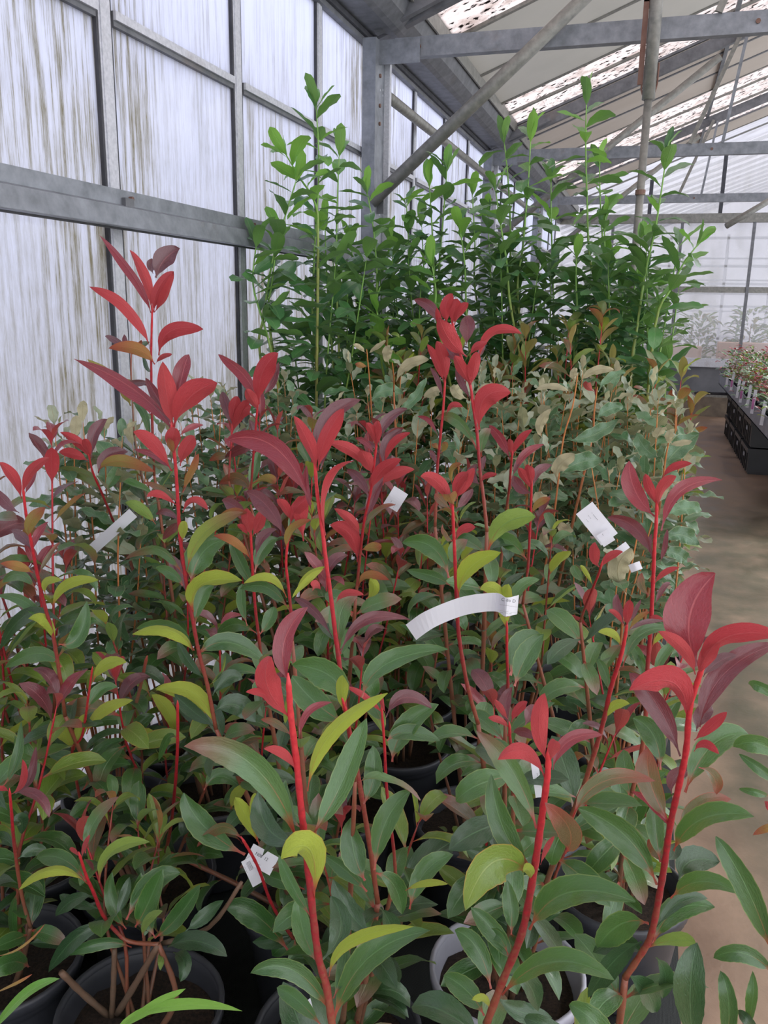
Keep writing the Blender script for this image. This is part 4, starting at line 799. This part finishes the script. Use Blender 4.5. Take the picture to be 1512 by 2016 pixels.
loose('z', .60, c7, [(1400, 1720, 1300, 1380, 1145, 1185, 130, 15, 'G'), (1410, 1800, 1270, 1640, 1135, 1725, 100, 15, 'G'), (1050, 2120, 1010, 1850, 1065, 1655, 175, 10, 'H'), (1180, 2140, 1240, 1920, 1165, 1780, 100, 10, 'G'), (1270, 2050, 1330, 1920, 1310, 1780, 70, 30, 'G'),
 (1450, 600, 1350, 500, 1290, 510, 60, 20, 'G'), (1470, 860, 1330, 720, 1225, 790, 100, 15, 'G'), (1450, 960, 1360, 900, 1250, 820, 60, 15, 'G'), (1440, 1120, 1380, 1050, 1360, 1030, 40, 190, 'R'), (1450, 1140, 1380, 1130, 1310, 1180, 40, 170, 'B'), (1390, 1010, 1330, 990, 1250, 975, 40, 10, 'G'),
 (700, 2160, 640, 1990, 500, 1930, 150, 10, 'G'), (1330, 2080, 1300, 1990, 1240, 1960, 60, 10, 'H'), (560, 2180, 420, 2020, 300, 1990, 130, 10, 'H')])
# ------------------------------------------------------------------ filler shrubs
def stem_line(base, top, bow=.05):
    mid = base.lerp(top, .5)+Vector((random.uniform(-bow, bow), random.uniform(-bow, bow), 0))
    return smooth_path([top, top.lerp(mid, .55)+Vector((random.uniform(-.008, .008),)*2+(0,)), mid, mid.lerp(base, .6), base], 3)
def photinia_stem(t, top, base, redf=.22, seed=None, cols=None, ln=.110, gap=.027, t1=.9, tip=True):
    pts = stem_line(base, top)
    stem_obj(t, pts, .0018, .0055, 'red', 0.1 if redf > .05 else .45, 1, 6)
    def cf(u):
        if cols: return random.choice(cols)
        if u < redf*.5: return random.choice('RDD')
        if u < redf: return random.choice('DBBT')
        if u < redf+.18: return random.choice('BLLTG')
        return random.choice('GGGGHLLT')
    dress(t, pts, 'ph', gap, lambda u: ln*(.7+min(.35, u*1.6)), cf, lambda u: (1.15 if u < .04 else .95 if u < .12 else .55), 0, t1)
# extra side shoots on the front pots, kept lower than the placed stems
rowspec = {'s': (.40, .62, 5), 'w': (.5, .8, 5), 'g': (.35, .5, 2), 'q': (.4, .55, 3), 'p': (.4, .55, 2), 'f': (.5, .72, 3), 'b': (.55, .85, 3), 'j': (.6, .85, 4), 'c': (.6, .9, 4), 'm': (.7, 1.0, 4), 'i': (.75, 1.02, 5), 'a': (.8, 1.05, 5), 'h': (.8, 1.05, 5)}
for k, (za, zb, n) in rowspec.items():
    t, r, h = PH[k]
    for j in range(n):
        a = 6.28*j/n+random.uniform(-.4, .4); rr = random.uniform(.06, .17)
        if k in 's': a = random.uniform(1.2, 4.0)
        top = Vector((t.location.x+rr*cos(a), t.location.y+rr*sin(a)+.02, random.uniform(za, zb)))
        if k in 'pmq': top.x = min(top.x, .13)
        photinia_stem(t, top, Vector((t.location.x+.03*cos(a), t.location.y+.03*sin(a), h*.8)), random.choice((0, 0, .12)) if k in 'sgqpfw' else random.choice((0, .12, .2)), t1=.85 if k not in 'si' else .6)
filler = [(-1.26, 1.38, 'photinia at the glass wall in the left margin, before the tallest red one'), 
          (-.92, 2.10, 'photinia behind the tallest red one, one pot out from the glass wall'), (-.60, 2.14, 'photinia in the middle of the bed just before the grey-green shrubs')
          ]
for x, y, lab in filler:
    t = pot_plant('k%.2f' % x, x, y, lab)
    for j in range(8):
        a = 6.28*j/8+random.uniform(-.4, .4); rr = random.uniform(.05, .19)
        top = Vector((max(-1.37, min(x+rr*cos(a), .08)), max(y+rr*sin(a), y-.1), random.uniform(.85, 1.14 if x > -.5 else 1.24)))
        photinia_stem(t, top, Vector((x+.03*cos(a), y+.03*sin(a), .2)), random.choice((.06, .2, .26)), t1=.8)
# grey-green shrubs with cream-backed leaves and orange twigs
def elaeagnus(x, y, ztop, n, lab):
    t = pot_plant('e%.2f%.2f' % (x, y), x, y, lab, 'cream-backed grey-green shrubs', .13, .22, None, 'potted_silverberry')
    for j in range(n):
        a = 6.28*j/n+random.uniform(-.5, .5); rr = random.uniform(.03, .17)
        z = ztop-random.uniform(0, .30)*(rr/.17)
        top = Vector((max(-1.36, min(x+rr*cos(a), .13)), y+rr*sin(a), z)); base = Vector((x+.02*cos(a), y+.02*sin(a), .18))
        pts = stem_line(base, top, .07); stem_obj(t, pts, .0016, .0045, 'orange', 0, 1, 6)
        cf = lambda u: random.choice('CCE') if u < .06 else random.choice('EEEEEEEEEC')
        dress(t, pts, 'el', .026, lambda u: .055 if u < .05 else .096, cf, lambda u: 1.0 if u < .04 else .35, 0, .66, jit=.5, whorl=2)
ex = [(-.30, 2.18, 1.20), (.0, 2.04, 1.16), (-1.26, 1.69, 1.25), (-1.25, 1.98, 1.22), (-1.24, 2.30, 1.24), (-.95, 2.44, 1.2), (-.64, 2.46, 1.27), (-.33, 2.52, 1.33), (-.03, 2.40, 1.30), (-1.2, 2.60, 1.25), (-.84, 2.76, 1.3), (-.52, 2.80, 1.36), (-.20, 2.84, 1.32), (.06, 2.72, 1.22)]
ew = ['right of the bed middle, nearest the twin scarlet crown', 'beside the path, nearest of its kind', 'squeezed between the glass wall and the tallest photinia', 'against the glass wall, nearest of its kind', 'against the glass wall, front row', 'second from the glass wall, front row', 'in the middle, front row', 'fourth from the glass wall, front row', 'beside the path, front row, with white tags',
      'against the glass wall, back row', 'second from the glass wall, back row', 'in the middle, back row', 'fourth from the glass wall, back row', 'beside the path, back row']
for (x, y, z), q in zip(ex, ew): elaeagnus(x, y, z, 9, 'grey-green shrub with cream-backed leaves '+q)
HS('e0.002.04', 1.85, 1.9, ca, [(1105, 900), (1085, 1000), (1062, 1100), (1050, 1190)], [
 (1062, 1130, 980, 1020, 1085, 955, 90, 190, 'C'), (1215, 830, 1280, 780, 1358, 805, 60, 15, 'E'), (1210, 925, 1270, 870, 1342, 940, 70, 10, 'E'), (1200, 970, 1260, 960, 1300, 1010, 60, 10, 'E'), (1235, 705, 1270, 695, 1312, 705, 22, 190, 'C')], .0016, .003, 'orange', .5, False)
HS('e0.002.04', 2.0, 2.05, ca, [(1228, 530), (1215, 600), (1205, 680)], [(1240, 545, 1210, 520, 1248, 488, 34, 190, 'C'), (1195, 600, 1130, 580, 1100, 500, 60, 15, 'E'), (1205, 640, 1250, 560, 1345, 508, 80, 10, 'E'), (1225, 550, 1270, 540, 1320, 535, 24, 190, 'C')], .0016, .003, 'orange', .5, False)
HS('e-0.302.18', 1.95, 2.05, ca, [(868, 290), (850, 400), (815, 520), (795, 680), (775, 850)], [(690, 340, 770, 300, 832, 338, 26, 170, 'C'), (880, 300, 930, 240, 1012, 256, 34, 170, 'C'), (862, 300, 845, 280, 862, 248, 32, 190, 'C'), (790, 690, 770, 620, 862, 585, 60, 190, 'C'), (800, 660, 880, 600, 965, 612, 75, 10, 'E'),
 (840, 530, 930, 530, 1032, 450, 60, 15, 'E'), (775, 800, 700, 780, 730, 730, 60, 190, 'C'), (770, 960, 730, 960, 735, 885, 44, 190, 'C'), (790, 840, 820, 900, 840, 860, 50, 190, 'C'), (730, 520, 700, 470, 765, 410, 40, 180, 'C')], .0016, .003, 'orange', .5, False)
HS('e-0.302.18', 2.1, 2.15, ca, [(945, 340), (935, 420), (932, 500)], [(950, 340, 990, 270, 1058, 265, 32, 20, 'E'), (935, 340, 900, 320, 905, 300, 30, 190, 'D'), (945, 450, 980, 400, 1050, 400, 50, 10, 'E')], .0016, .003, 'orange', .5, False)
HS('e-0.642.46', 2.3, 2.4, ca, [(45, 190), (55, 300), (65, 450)], [(50, 190, 80, 170, 118, 140, 20, 170, 'C'), (40, 190, 20, 160, -10, 155, 20, 170, 'C'), (60, 380, 110, 310, 185, 350, 60, 15, 'E'), (160, 410, 240, 400, 275, 285, 46, 20, 'E'), (45, 240, 20, 240, 0, 230, 24, 190, 'B')], .0018, .003, 'orange', .5, False)
HS('e-0.642.46', 2.3, 2.4, ca, [(145, 235), (150, 290), (150, 340)], [(158, 300, 190, 215, 290, 212, 44, 170, 'C'), (132, 235, 110, 190, 136, 160, 42, 190, 'C'), (260, 375, 300, 330, 335, 340, 40, 180, 'C'), (440, 370, 385, 350, 385, 310, 44, 180, 'C'), (465, 350, 500, 310, 560, 320, 24, 170, 'C')], .0018, .003, 'orange', .5, False)
# olive-bronze photinias behind
for k, (x, y, z) in enumerate([(-.88, 3.12, 1.35), (-.52, 3.15, 1.40), (-.22, 3.18, 1.42), (.06, 3.05, 1.25)]):
    t = pot_plant('o', x, y, 'olive-leaved young shrub with bronze tips '+('nearest the glass wall', 'in the middle of its row', 'third from the glass wall', 'beside the path')[k]+', before the laurels', 'olive and bronze shrubs')
    for j in range(6):
        a = 6.28*j/6+random.uniform(-.4, .4); rr = random.uniform(.04, .16)
        top = Vector((min(x+rr*cos(a), .16), y+rr*sin(a), z+.06-random.uniform(0, .22)))
        photinia_stem(t, top, Vector((x, y, .2)), .1, cols='OOOGLB', ln=.125, gap=.028, t1=.6)
# laurels
LP = [(-1.22, 3.42, 'leftmost laurel, two pale tips before the glass wall'), (-.90, 3.52, 'laurel in front of the first steel column'), (-.58, 3.48, 'laurel right of the first steel column, dense dark leaves'),
      (-.27, 3.56, 'laurel with the tallest single tip beneath the sloping roof'), (.0, 3.45, 'rightmost laurel leaning out over the path'), (-1.1, 3.86, 'laurel in the back row beside the glass wall'), (-.72, 3.92, 'laurel in the back row behind the column'), (-.36, 3.90, 'laurel in the back row at the centre'), (-.03, 3.80, 'laurel in the back row by the hanging pipe'), (-1.2, 2.96, 'laurel nearest the glass wall, its pale tip reaching the upper panes')]
LT = []
for x, y, lab in LP:
    t = pot_plant('l', x, y, 'tall green '+lab, 'tall laurels at the back', .16, .28, None, 'potted_laurel'); LT.append(t)
tips = [(0, 3.3, [(668, 300), (664, 400), (662, 520), (665, 640)], 'K'), (0, 3.3, [(640, 440), (642, 520), (650, 640)], 'K'), (9, 2.8, [(545, 480), (535, 560), (530, 640)], 'K'), (9, 3.0, [(622, 205), (628, 330), (620, 480), (615, 620), (622, 720)], 'K'), (9, 2.8, [(585, 350), (560, 430), (535, 520), (520, 620), (512, 700)], 'K'), (9, 2.75, [(505, 480), (498, 560), (520, 640), (540, 720)], 'K'), (9, 2.85, [(560, 300), (590, 350), (620, 400), (626, 480)], 'KL'),
        (1, 3.4, [(722, 375), (735, 450), (742, 540), (745, 640)], 'K'), (1, 3.1, [(742, 610), (748, 660), (752, 720)], 'KL'), (1, 3.5, [(690, 470), (700, 560), (715, 660)], 'K'), (1, 3.5, [(660, 560), (668, 620), (680, 700)], 'K'),
        (2, 3.5, [(845, 360), (850, 440), (855, 540), (860, 640)], 'K'), (2, 3.55, [(880, 330), (875, 400), (865, 520), (862, 640)], 'K'), (2, 3.3, [(850, 520), (858, 570), (862, 640)], 'KL'), (6, 3.9, [(800, 400), (805, 480), (810, 600)], 'K'), (2, 3.4, [(905, 450), (915, 520), (920, 640)], 'K'),
        (3, 3.6, [(1155, 195), (1153, 280), (1156, 400), (1160, 500), (1175, 620)], 'K'), (3, 3.5, [(1045, 268), (1040, 360), (1030, 480), (1020, 600)], 'K'), (3, 3.55, [(992, 275), (1000, 350), (1005, 450), (1010, 600)], 'K'), (3, 3.4, [(975, 370), (985, 440), (998, 520), (1008, 620)], 'K'), (7, 3.9, [(1085, 350), (1085, 420), (1088, 540), (1090, 640)], 'K'),
        (3, 3.5, [(1135, 500), (1134, 560), (1136, 640)], 'K'), (3, 3.6, [(1190, 440), (1190, 500), (1186, 600)], 'K'), (7, 3.8, [(1180, 320), (1182, 400), (1188, 500), (1190, 600)], 'K'),
        (4, 3.3, [(1312, 305), (1303, 370), (1290, 450), (1270, 540), (1255, 640), (1243, 730)], 'K'), (4, 3.25, [(1375, 480), (1345, 520), (1320, 570), (1290, 640)], 'K'), (4, 3.4, [(1262, 560), (1258, 610), (1250, 680), (1243, 730)], 'K'), (4, 3.5, [(1225, 560), (1225, 620), (1220, 690)], 'K'), (8, 3.8, [(1262, 480), (1250, 560), (1240, 640)], 'K'),
        (5, 3.8, [(770, 470), (775, 560), (780, 660)], 'K'), (5, 3.7, [(655, 500), (660, 600), (670, 680)], 'K'), (7, 3.85, [(960, 420), (965, 520), (975, 620)], 'K'), (7, 3.8, [(930, 380), (935, 480), (940, 600)], 'K'), (8, 3.75, [(1200, 500), (1200, 600), (1195, 680)], 'K'), (6, 3.85, [(830, 440), (835, 540), (840, 640)], 'K')]
for q, Y, pp, c in tips:
    t = LT[q]; W = [at(x, y, Y) for x, y in pp]; fin = Vector((t.location.x, t.location.y, .24)); end = W[-1]
    W += [end.lerp(fin, .45)+Vector((0, 0, .05)), fin]; pts = smooth_path(W, 4)
    stem_obj(t, pts, .0024, .008, 'green', 0, 1, 7)
    tot = sum((pts[i+1]-pts[i]).length for i in range(len(pts)-1)); cut = (W[0]-end).length
    dress(t, pts, 'la', .027, lambda u: .10 if u < .02 else .135, lambda u, c=c: (random.choice(('K', 'K', 'KL')) if c == 'K' and u < .12 else 'KL' if c == 'KL' and u < .16 else 'K'), lambda u: 1.2 if u < .012 else .28, 0, .80, jit=.4, whorl=4, zmin=.75)
for q, t in enumerate(LT):   # lower inner stems that fill the hedge
    for j in range(6 if q < 5 else 4):
        a = random.uniform(0, 6.28); rr = random.uniform(.05, .2); z = random.uniform(1.35, 1.75)
        top = Vector((min(t.location.x+rr*cos(a), .12), t.location.y+rr*sin(a), z)); pts = stem_line(Vector((t.location.x, t.location.y, .24)), top, .05)
        stem_obj(t, pts, .0028, .008, 'green', .3, 1, 6)
        dress(t, pts, 'la', .028, lambda u: .13, lambda u: 'K', lambda u: .45, 0, .6, jit=.4, zmin=.8)
# ------------------------------------------------------------------ plant tags
def ribbon(name, pts, wdir, wd, label, lines=(), cat='plant tag', mat=None):
    """curved paper strip through world points, wd wide along wdir"""
    P = smooth_path(pts, 5); wdir = Vector(wdir).normalized(); base = P[0]
    t = thing(name, base, label, cat); q = MB(); vs = []
    for k, p in enumerate(P):
        tg = (P[min(k+1, len(P)-1)]-P[max(k-1, 0)]).normalized(); wv = (wdir-tg*wdir.dot(tg)).normalized(); nn = wv.cross(tg).normalized()
        if nn.dot(EYE-p) < 0: nn = -nn
        for a, b_ in ((-.5, 0), (.5, 0), (.5, -.0006), (-.5, -.0006)): vs.append(p+wv*wd*a+nn*b_-base)
    n = len(P); fs = []
    for k in range(n-1):
        for j in range(4): fs.append((k*4+j, k*4+(j+1) % 4, (k+1)*4+(j+1) % 4, (k+1)*4+j))
    fs += [(0, 3, 2, 1), ((n-1)*4, (n-1)*4+1, (n-1)*4+2, (n-1)*4+3)]; q.add(vs, fs); part('strip', q, mat or MTAG, t)
    return t
def lettering(t, txt, org, xd, yd, size, mat=None):
    """flat lettering on the tag face, as mesh"""
    cu = bpy.data.curves.new('lettering', 'FONT'); cu.body = txt; cu.size = size; cu.resolution_u = 2
    ob = bpy.data.objects.new('tmp', cu); COL.objects.link(ob); dg = bpy.context.evaluated_depsgraph_get()
    me = bpy.data.meshes.new_from_object(ob.evaluated_get(dg)); bpy.data.objects.remove(ob)
    me.materials.clear(); me.materials.append(mat or MINK)
    xd = Vector(xd).normalized(); nn = xd.cross(Vector(yd)).normalized()
    if nn.dot(EYE-org) < 0: nn = -nn
    yd = nn.cross(xd)
    o = link('lettering', me, t); o.location = org-t.location+nn*.0012
    o.rotation_euler = Matrix(((xd.x, yd.x, nn.x), (xd.y, yd.y, nn.y), (xd.z, yd.z, nn.z))).to_euler(); return o
Y = 1.06
t = ribbon('plant_tag', [at(809, 1245, Y), at(845, 1220, Y-.005), at(900, 1197, Y), at(940, 1188, Y), at(978, 1186, Y-.002), at(995, 1195, Y-.035), at(1014, 1192, Y-.02), at(1020, 1190, Y+.005)], (.0, .02, 1), .0255, 'long white plant tag looped round the lime tip near the centre of the bed')
xd = at(1012, 1198, Y-.025)-at(978, 1193, Y-.03)
for k, (tx, sz, dy) in enumerate((('C do D', .0062, 0), ('__________', .0045, 7), ('_____  ____', .0045, 19), ('--- ---. --', .0045, 24), ('--- ----', .0036, 31))):
    lettering(t, tx, at(984 if k else 986, 1182+dy, Y-.040), xd, (0, 0, 1), sz)
Y = 1.5
def flat_tag(label, c0, c1_, c2_, Y, wd, rows=()):
    t = ribbon('plant_tag', [at(*c0, Y), at(*c1_, Y-.01), at(*c2_, Y)], RT.cross(at(*c2_, Y)-at(*c0, Y)), wd, label)
    return t
def quad_tag(label, A, B, Y, wpx, rows, sz=.006, dy=0):
    a = at(*A, Y); b_ = at(*B, Y-dy); ax = (b_-a).normalized(); V = (EYE-a).normalized(); wv = V.cross(ax).normalized()
    t = ribbon('plant_tag', [a, a.lerp(b_, .5)+V*.004, b_], wv, wpx*Y/F, label)
    for f, g_, tx, s_ in rows: lettering(t, tx, a.lerp(b_, f)+wv*(g_*wpx*Y/F)+V*.006, ax, wv if wv.z > 0 else -wv, s_)
    return t
quad_tag('white printed tag lying slantwise on the grey-green shrub by the path', (1150, 1000), (1200, 1062), 1.75, 40, [(.2, .1, '- ------', .008), (.2, -.1, '-- --', .006), (.25, -.3, '- --', .006)])
quad_tag('bent white tag hanging just under the slanting printed one', (1185, 1048), (1200, 1070), 1.73, 26, [(.1, -.1, '--', .007)])
quad_tag('small white tag behind the round beige leaf by the path', (1208, 1092), (1236, 1072), 1.7, 14, [(.2, -.2, '--', .006)])
quad_tag('white tag corner showing below the round beige leaf', (1240, 1120), (1262, 1112), 1.7, 16, [])
quad_tag('blank white strip tag among the leaves left of the tall pink stem', (178, 1085), (262, 1010), 1.6, 26, [])
quad_tag('white curled tag with fine print behind the bushy red tip', (768, 1000), (790, 965), 1.75, 34, [(.1, .1, '-- --', .008), (.1, -.2, '- ---', .007)])
t = quad_tag('white label reading N08 12 above the rim of the centre pot', (490, 1678), (540, 1706), 1.16, 46, [(.22, .05, 'N08  12', .0075), (.25, -.32, '---------', .0055)])
t = quad_tag('white label strip with tiny barcode print curling beside the N08 label', (487, 1690), (510, 1740), 1.15, 34, [(.1, .1, '_____', .006), (.1, -.15, '||||||||', .008), (.2, -.4, '_____', .005)])
quad_tag('narrow white tag standing on edge behind the leaning red front stem', (1052, 1500), (1062, 1570), 1.02, 16, [(.3, 0, '-- --', .006)])
quad_tag('pale tag lying at the bottom edge between the two nearest stems', (575, 2030), (625, 1985), .95, 60, [])
# fallen leaves and weeds on soil
def bit(root, P, ln, c='L'):
    leaf(root, P, Vector((random.uniform(-1, 1), random.uniform(-1, 1), .35)), UP, ln, 'ph', c, 4)
for P in ((-.40, 1.80, .24), (-.38, 1.76, .24), (-.36, 1.86, .245)): bit(PH['i'][0], Vector(P), .055)
for P in ((-.66, 1.42, .225), (-.64, 1.36, .225)): bit(PH['b'][0], Vector(P), .05)
# ------------------------------------------------------------------ bench on the right with trays of pots
bz = .70; b0 = 6.3; b1 = 12.2
bn = thing('display_bench', (.92, b0, 0), 'long grey metal bench with a raised lip along the right of the path', 'bench')
def bp(n, mb, mt): return part(n, mb, mt, bn)
b = MB(); b.box((0.0, 0, bz-.16), (.012, b1-b0, bz)); b.box((0, 0, bz-.16), (.04, b1-b0, bz-.15)); b.box((-.006, 0, bz-.012), (.012, b1-b0, bz)); bp('front_lip', b, MTRAY)
b = MB(); b.box((.012, 0, bz-.13), (1.6, b1-b0, bz-.12)); bp('tray', b, MTRAY)
b = MB(); b.box((.0, b1-b0-.012, bz-.16), (1.6, b1-b0, bz)); bp('end_lip', b, MTRAY)
for y in (.3, 2.9, 5.6):
    for x in (.45, 1.4):
        b = MB(); b.box((x-.02, y-.02, 0), (x+.02, y+.02, bz-.13)); bp('leg', b, MTRAY)
for dy in (.0, .16):
    b = MB(); b.box((-.32, 4.9+dy*3, bz-.22-dy*.3), (.3, 4.93+dy*3, bz-.19-dy*.3)); bp('rod', b, MDK)
ORD = 'first second third fourth fifth sixth seventh eighth ninth tenth eleventh twelfth thirteenth fourteenth fifteenth sixteenth seventeenth eighteenth nineteenth twentieth twenty-first twenty-second twenty-third twenty-fourth twenty-fifth twenty-sixth twenty-seventh twenty-eighth'.split()
def small_plant(x, y, li):
    kk = random.random(); kind = 'dark red' if kk < .4 else 'green' if kk < .75 else 'mixed green and red'
    where = ('lip-side', 'middle', 'inner')[li]
    t = thing('bench_plant', (x, y, bz-.12), f'small {kind} bench plant, {where} line, {ORD[SP[li]]} pot from the near end', 'potted plant', 'small pots on the bench'); SP[li] += 1
    pot_parts(t, .085, .14)
    cols = {'dark red': 'DRRHD', 'green': 'GGHLK', 'mixed green and red': 'GHDLD'}[kind]
    for j in range(34):
        a = random.uniform(0, 6.28); rr = random.uniform(.01, .14); z = random.uniform(.17, .50)-rr*.9
        c = random.choice(cols)
        P = t.location+Vector((rr*cos(a), rr*sin(a), z)); leaf(t, P, Vector((cos(a), sin(a), .5)), UP, random.uniform(.06, .10), 'ph', c)
    for j in range(4):
        a = 6.28*j/4; pts = [t.location+Vector((.06*cos(a), .06*sin(a), .30)), t.location+Vector((.02*cos(a), .02*sin(a), .18)), t.location+Vector((0, 0, .11))]
        stem_obj(t, pts, .002, .003, 'brown', 0, 1, 5)
SP = [0, 0, 0]
y = 6.85
while y < 12.0:
    for li, x in enumerate((1.03, 1.23, 1.43)):
        if li < 2 or y > 8: small_plant(x, y+random.uniform(-.02, .02), li)
    y += .205
for j, y in enumerate((7.4, 7.9, 8.4, 8.9, 9.5, 10.1, 10.7)):
    x = .93; y += (-.12, .1, .0, .14, -.08, .05, .1)[j]; q = MB(); q.add([(-.012, .010, -.09), (.012, -.010, -.09), (.024, -.010, .12), (.0, .010, .12), (-.011, .012, -.09), (.013, -.008, -.09), (.025, -.008, .12), (.001, .012, .12)], [(0, 1, 2, 3), (7, 6, 5, 4), (0, 4, 5, 1), (1, 5, 6, 2), (2, 6, 7, 3), (3, 7, 4, 0)])
    t = thing('price_tag', (x-.03, y, bz+.0+.01*(j % 3)), f'white {"and pink " if j % 2 else ""}stick tag hanging at the bench lip, {ORD[j]} from the near end', 'tag', 'stick tags along the bench'); part('strip', q, MTAG, t)
    if j % 2:
        q = MB(); q.box((-.008, -.006, -.05), (.014, .0, .04)); part('pink_band', q, MPINK, t)
for k, (x, y, hh) in enumerate(((.1, YE+1.6, .95), (.75, YE+1.9, 1.15), (1.5, YE+1.7, 1.3), (2.2, YE+2.2, 1.2), (-.6, YE+1.8, 1.1))):
    t = pot_plant('g2%d' % k, x, y, ('leftmost', 'second', 'middle', 'fourth', 'rightmost')[(1, 2, 3, 4, 0)[k]]+' leafy bush standing outside behind the hazy gable glass', 'bushes behind the gable', .2, .3, None, 'garden_bush')
    stem_obj(t, [Vector((x, y, hh)), Vector((x, y, .6)), Vector((x, y, .25))], .008, .02, 'brown', .5, 1, 6)
    for j in range(250):
        a = random.uniform(0, 6.28); z = random.uniform(.4, hh+.25); rr = .42*math.sqrt(random.random())*(1-.5*(z-.3)/hh)
        leaf(t, Vector((x+rr*cos(a), y+rr*sin(a), z)), Vector((cos(a), sin(a), .5)), UP, .19, 'ph', 'GGHO'[j % 4])
# black crates under the bench
for j in range(4):
    y = 8.75+j*.70; hh = 2
    for z in range(hh):
        ordn = ('bottom', 'top')[z]
        t = thing('plastic_crate', (.97, y, z*.255), f'black plastic crate under the bench, {ordn} of the {ORD[j]} stack from the near end', 'crate', 'black crates under the bench')
        q = MB(); q.box((.01, -.29, 0), (.43, .29, .02)); q.box((.0, -.30, .02), (.015, .30, .21)); q.box((.425, -.3, .02), (.44, .3, .21)); q.box((.015, -.3, .02), (.425, -.285, .21)); q.box((.015, .285, .02), (.425, .3, .21)); part('shell', q, MCRATE, t)
        q = MB(); q.box((-.015, -.315, .205), (.015, .315, .245)); q.box((.425, -.315, .205), (.455, .315, .245)); q.box((.015, -.315, .205), (.425, -.29, .245)); q.box((.015, .29, .205), (.425, .315, .245)); part('rim_band', q, MCRATE, t)
        for s_ in (-.2, -.07, .07, .2):
            q = MB(); q.box((-.010, s_-.012, .02), (.0, s_+.012, .205)); part('rib', q, MCRATE, t)
        q = MB(); q.box((-.012, -.06, .13), (-.002, .06, .165)); part('handle', q, MTRAY, t)
# cream label card among the left foliage
b = MB(); b.add([(0, 0, 0), (.07, 0, .0), (.07, .01, .03), (0, .01, .03), (0, .004, 0), (.07, .004, 0), (.07, .014, .03), (0, .014, .03)], [(0, 1, 2, 3), (7, 6, 5, 4), (0, 4, 5, 1), (1, 5, 6, 2), (2, 6, 7, 3), (3, 7, 4, 0)])
o = part('pot_card', b, MWHITE); o.location = at(5, 1365, 1.35); tag(o, 'cream plastic card standing among leaves at the far left', 'card')
finish_leaves()
print('leaves', NLEAF, 'objects', len(bpy.data.objects))
